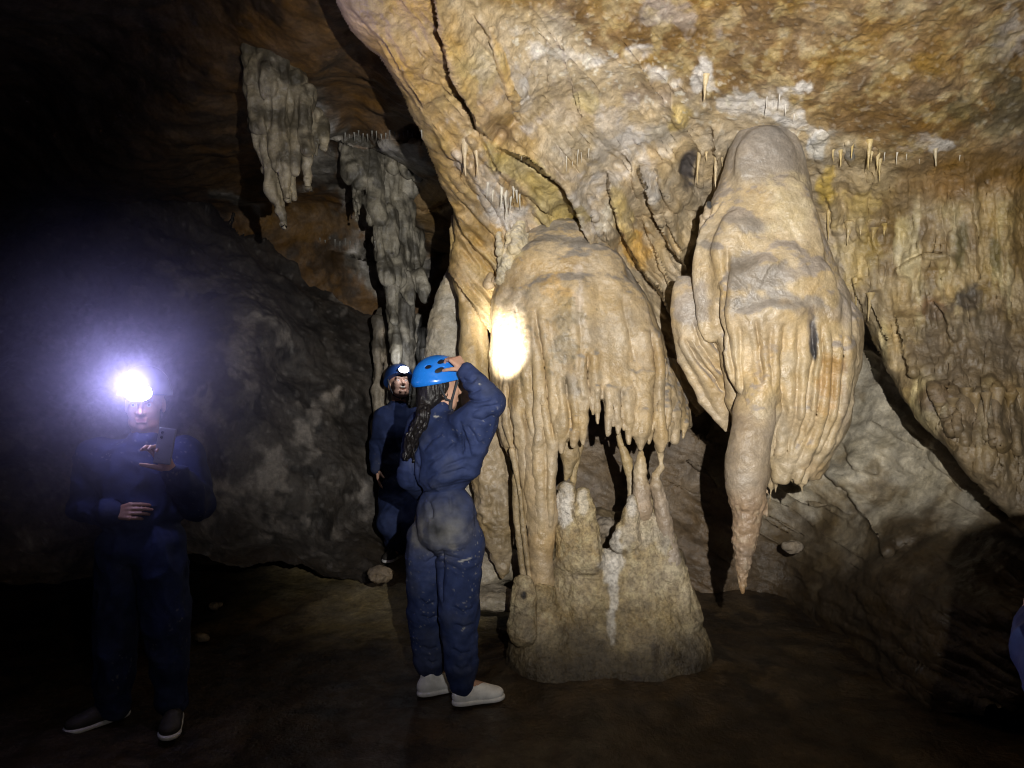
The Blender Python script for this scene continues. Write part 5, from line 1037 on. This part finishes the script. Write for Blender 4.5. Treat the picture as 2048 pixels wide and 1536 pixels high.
# --- the laughing man behind
def man_back():
    d = 6.0; base = P(800, 1105, d)
    t = thing('person', 'laughing man in dark coverall behind the woman, head tipped back, small headlamp lit', 'person', base)
    fw = nrm((.35, -.94, 0)); rt = np.cross(fw, UP); look = nrm((.40, -.84, .38)); hup = nrm(UP + .35 * np.array([-.35, .94, 0])); hc = P(798, 770, d)
    sR, eR, wR = P(770, 834, d), P(757, 892, 6.02), P(754, 936, 5.95); sL, eL, wL = P(836, 836, d), P(850, 900, 6.0), P(848, 950, 5.95)
    hR, kR, aR = P(788, 985, d), P(782, 1046, 5.78), P(796, 1092, 6.0); hL, kL, aL = P(824, 985, d), P(826, 1046, 5.8), P(830, 1094, 6.05)
    def torso(f, g=0):
        A = (rt, fw, UP); f.ell(P(801, 870, d), (.18 + g, .12 + g, .18 + g), .03, A); f.ell(P(803, 920, d), (.17 + g, .12 + g, .15 + g), .06, A); f.ell(P(806, 972, d), (.17 + g, .13 + g, .15 + g), .05, A); f.cone(sR, sL, .066 + g, .066 + g, .05)
    f = Fld((-1.25, 5.45, .1), (-.45, 6.4, 1.75), .0045); torso(f, -.02); f.cone(P(797, 822, d), hc - hup * .06 - look * .02, .058, .054, .03)
    f.tube([sR, eR, wR], [.05, .042, .03], .02); f.tube([sL, eL, wL], [.05, .042, .03], .02); f.tube([hR, kR, aR], [.08, .055, .04], .03); f.tube([hL, kL, aL], [.08, .055, .04], .03)
    f.cone(aR, aR + np.array([-.02, -.1, -.04]), .036, .03, .02); f.cone(aL, aL + np.array([.03, -.1, -.05]), .036, .03, .02)
    L = head(f, hc, look, hup, 1.0, .007)
    hand(f, wR, (.10, -.1, -1), (.9, .2, 0), (.2, -.9, 0), (.25, .3, .35, .4), 1.0, .3); hand(f, wL, (-.1, -.1, -1), (-.9, .2, 0), (-.2, -.9, 0), (.25, .3, .35, .4), 1.0, .3)
    V, Q = f.mesh(); c = skin_tint(V, L, False)
    e = np.linalg.norm((V - L(0, .094, -.066)) * 1.0, axis=1); c = mix(c, (.05, .012, .012), 1 - sstep(.009, .015, e)); c = mix(c, (.6, .57, .5), (1 - sstep(.006, .012, np.abs((V - L(0, .09, -.053)) @ hup))) * (1 - sstep(.014, .02, np.linalg.norm(V - L(0, .088, -.055), axis=1))))
    put('body', V, Q, M_skin, c, t)
    def parts(f):
        torso(f); f.cone(P(797, 830, d), P(797, 816, d), .085, .074, .02); f.cone(sR, eR, .08, .068, .04); f.cone(eR, wR, .068, .048, .012); f.cone(sL, eL, .08, .068, .04); f.cone(eL, wL, .068, .048, .012)
        f.tube([hR, kR, aR], [.11, .095, .07], .03); f.tube([hL, kL, aL], [.11, .095, .07], .03); f.ell(P(798, 812, d), (.06, .06, .05), .006, sub=True)
    suit(t, parts, .008, (-1.27, 5.45, .25), (-.42, 6.4, 1.58), .010, lambda V, c: mix(c, NAVY * .4, np.exp(-((768 - (V[:, 2] - EYE) / V[:, 1] * F - 878) / 2.0) ** 2) * .7))
    h, HL = helmet(t, hc + hup * .03 - look * .006, look, hup, M_helmet_dark, 1.02, True, False, 1.15)
    f = Fld(hc - .17, hc + .17, .004); r_ = nrm(np.cross(look, hup)); hl = lambda a, b, z: hc + r_ * a + look * b + hup * z
    for sg in (1, -1): f.tube([hl(sg * .094, .03, .03), hl(sg * .080, .03, -.045), hl(sg * .06, .03, -.095), hl(0, .04, -.13)], [.006] * 4, .003)
    V, Q = f.mesh(); sub('strap', V, Q, M_strap, h)
    he = aR + np.array([.0, .06, -.085]); shoe(t, he, he + nrm((-.2, -.95, 0)) * .27, M_dark_shoe); he = aL + np.array([0, .04, -.085]); shoe(t, he, he + nrm((.3, -.95, 0)) * .27, M_dark_shoe)
    lp = HL(0, .30, .03); point('headlamp_light', lp, 2.2, .015, (.9, .93, 1.0))
man_back()

# --- the fourth caver, only a sleeve in view at the lower right
def man_right():
    d = 1.45; base = np.array([1.285, d, 0])
    t = thing('person', 'caver at the right edge with only a dim blue sleeve in view', 'person', base)
    fw = nrm((-.25, 1, 0)); rt = np.cross(fw, UP); sx = base[0]
    Z = lambda x, y, z: np.array([sx + x, d + y, z * 1.165 - .03])
    hc = Z(.16, .14, 1.31); look = nrm((-.2, 1, -.2)); sL, eL, wL = Z(-.17, .0, 1.16), Z(-.235, .0, .845), Z(-.15, .22, .90); sR, eR, wR = Z(.18, 0, 1.16), Z(.27, .02, .90), Z(.22, .2, .8)
    hL, kL, aL = Z(-.09, -.02, .74), Z(-.10, .08, .42), Z(-.11, .0, .09); hR, kR, aR = Z(.09, -.02, .74), Z(.10, .08, .42), Z(.11, .0, .09)
    def torso(f, g=0):
        A = (rt, fw, UP); f.ell(Z(0, 0, 1.05), (.19 + g, .12 + g, .16 + g), .03, A); f.ell(Z(0, 0, .9), (.17 + g, .12 + g, .13 + g), .05, A); f.ell(Z(0, 0, .77), (.17 + g, .13 + g, .11 + g), .04, A); f.cone(sL, sR, .066 + g, .066 + g, .05)
    f = Fld(Z(-.42, -.25, -.02), Z(.42, .45, 1.6), .006); torso(f, -.02); f.cone(Z(0, .01, 1.16), hc - UP * .06, .058, .054, .03)
    f.tube([sR, eR, wR], [.05, .042, .03], .02); f.tube([sL, eL, wL], [.05, .042, .03], .02); f.tube([hR, kR, aR], [.08, .055, .04], .03); f.tube([hL, kL, aL], [.08, .055, .04], .03)
    f.cone(aL, aL + np.array([0, .12, -.05]), .036, .03, .02); f.cone(aR, aR + np.array([0, .12, -.05]), .036, .03, .02)
    L = head(f, hc, look, UP); hand(f, wL, (.3, .8, .4), (.9, -.2, 0), (0, .2, 1), (.4, .4, .5, .5)); hand(f, wR, (-.1, .8, -.4), (-.9, -.2, 0), (0, .2, 1), (.4, .4, .5, .5))
    V, Q = f.mesh(); put('body', V, Q, M_skin, skin_tint(V, L), t)
    def parts(f):
        torso(f); f.cone(sL, eL, .082, .068, .04); f.cone(eL, wL, .07, .048, .012); f.cone(sR, eR, .082, .068, .04); f.cone(eR, wR, .07, .048, .012); f.tube([hL, kL, aL], [.118, .10, .06], .02); f.tube([hR, kR, aR], [.118, .10, .06], .02)
    suit(t, parts, .007, Z(-.45, -.28, .06), Z(.45, .45, 1.35), .012)
    helmet(t, hc + UP * .03, look, UP, M_helmet_dark, 1.0, False, False)
    for a in (aL, aR):
        he = np.array([a[0], a[1] - .05, -.008]); shoe(t, he, he + nrm((-.1, 1, 0)) * .27, M_dark_shoe)
man_right()

# volume added round the dazzling lamp to imitate lens glare
def glare_mist():
    c = np.asarray(GLOW, float); R_ = 1.35
    f = Fld(c - R_, c + R_, .08); f.ell(c, (R_ * .95, R_ * .95, R_ * .8), .001); V, Q = f.mesh()
    mt = bpy.data.materials.new('glare_volume'); mt.use_nodes = True; nt = mt.node_tree; nt.nodes.clear(); N = nt.nodes; L = nt.links
    out = N.new('ShaderNodeOutputMaterial'); pv = N.new('ShaderNodeVolumePrincipled'); L.new(pv.outputs[0], out.inputs['Volume'])
    pv.inputs['Color'].default_value = (.80, .80, .95, 1); pv.inputs['Anisotropy'].default_value = 0.0
    g = N.new('ShaderNodeNewGeometry'); v = N.new('ShaderNodeVectorMath'); v.operation = 'DISTANCE'; L.new(g.outputs['Position'], v.inputs[0]); v.inputs[1].default_value = tuple(c)
    fall = rng(nt, v.outputs['Value'], 0.0, R_ * .8, 1.0, 0.0); fall = mth(nt, 'POWER', fall, 3.1)
    L.new(mth(nt, 'MULTIPLY', fall, rng(nt, noise(nt, g.outputs['Position'], 3.0, 3), .3, .7, .28, .70)), pv.inputs['Density'])
    o = put('glare_mist', V, Q, mt); o['kind'] = 'stuff'; o['label'] = 'added bluish mist glowing round the dazzling headlamp'; o['category'] = 'glare_mist'
glare_mist()
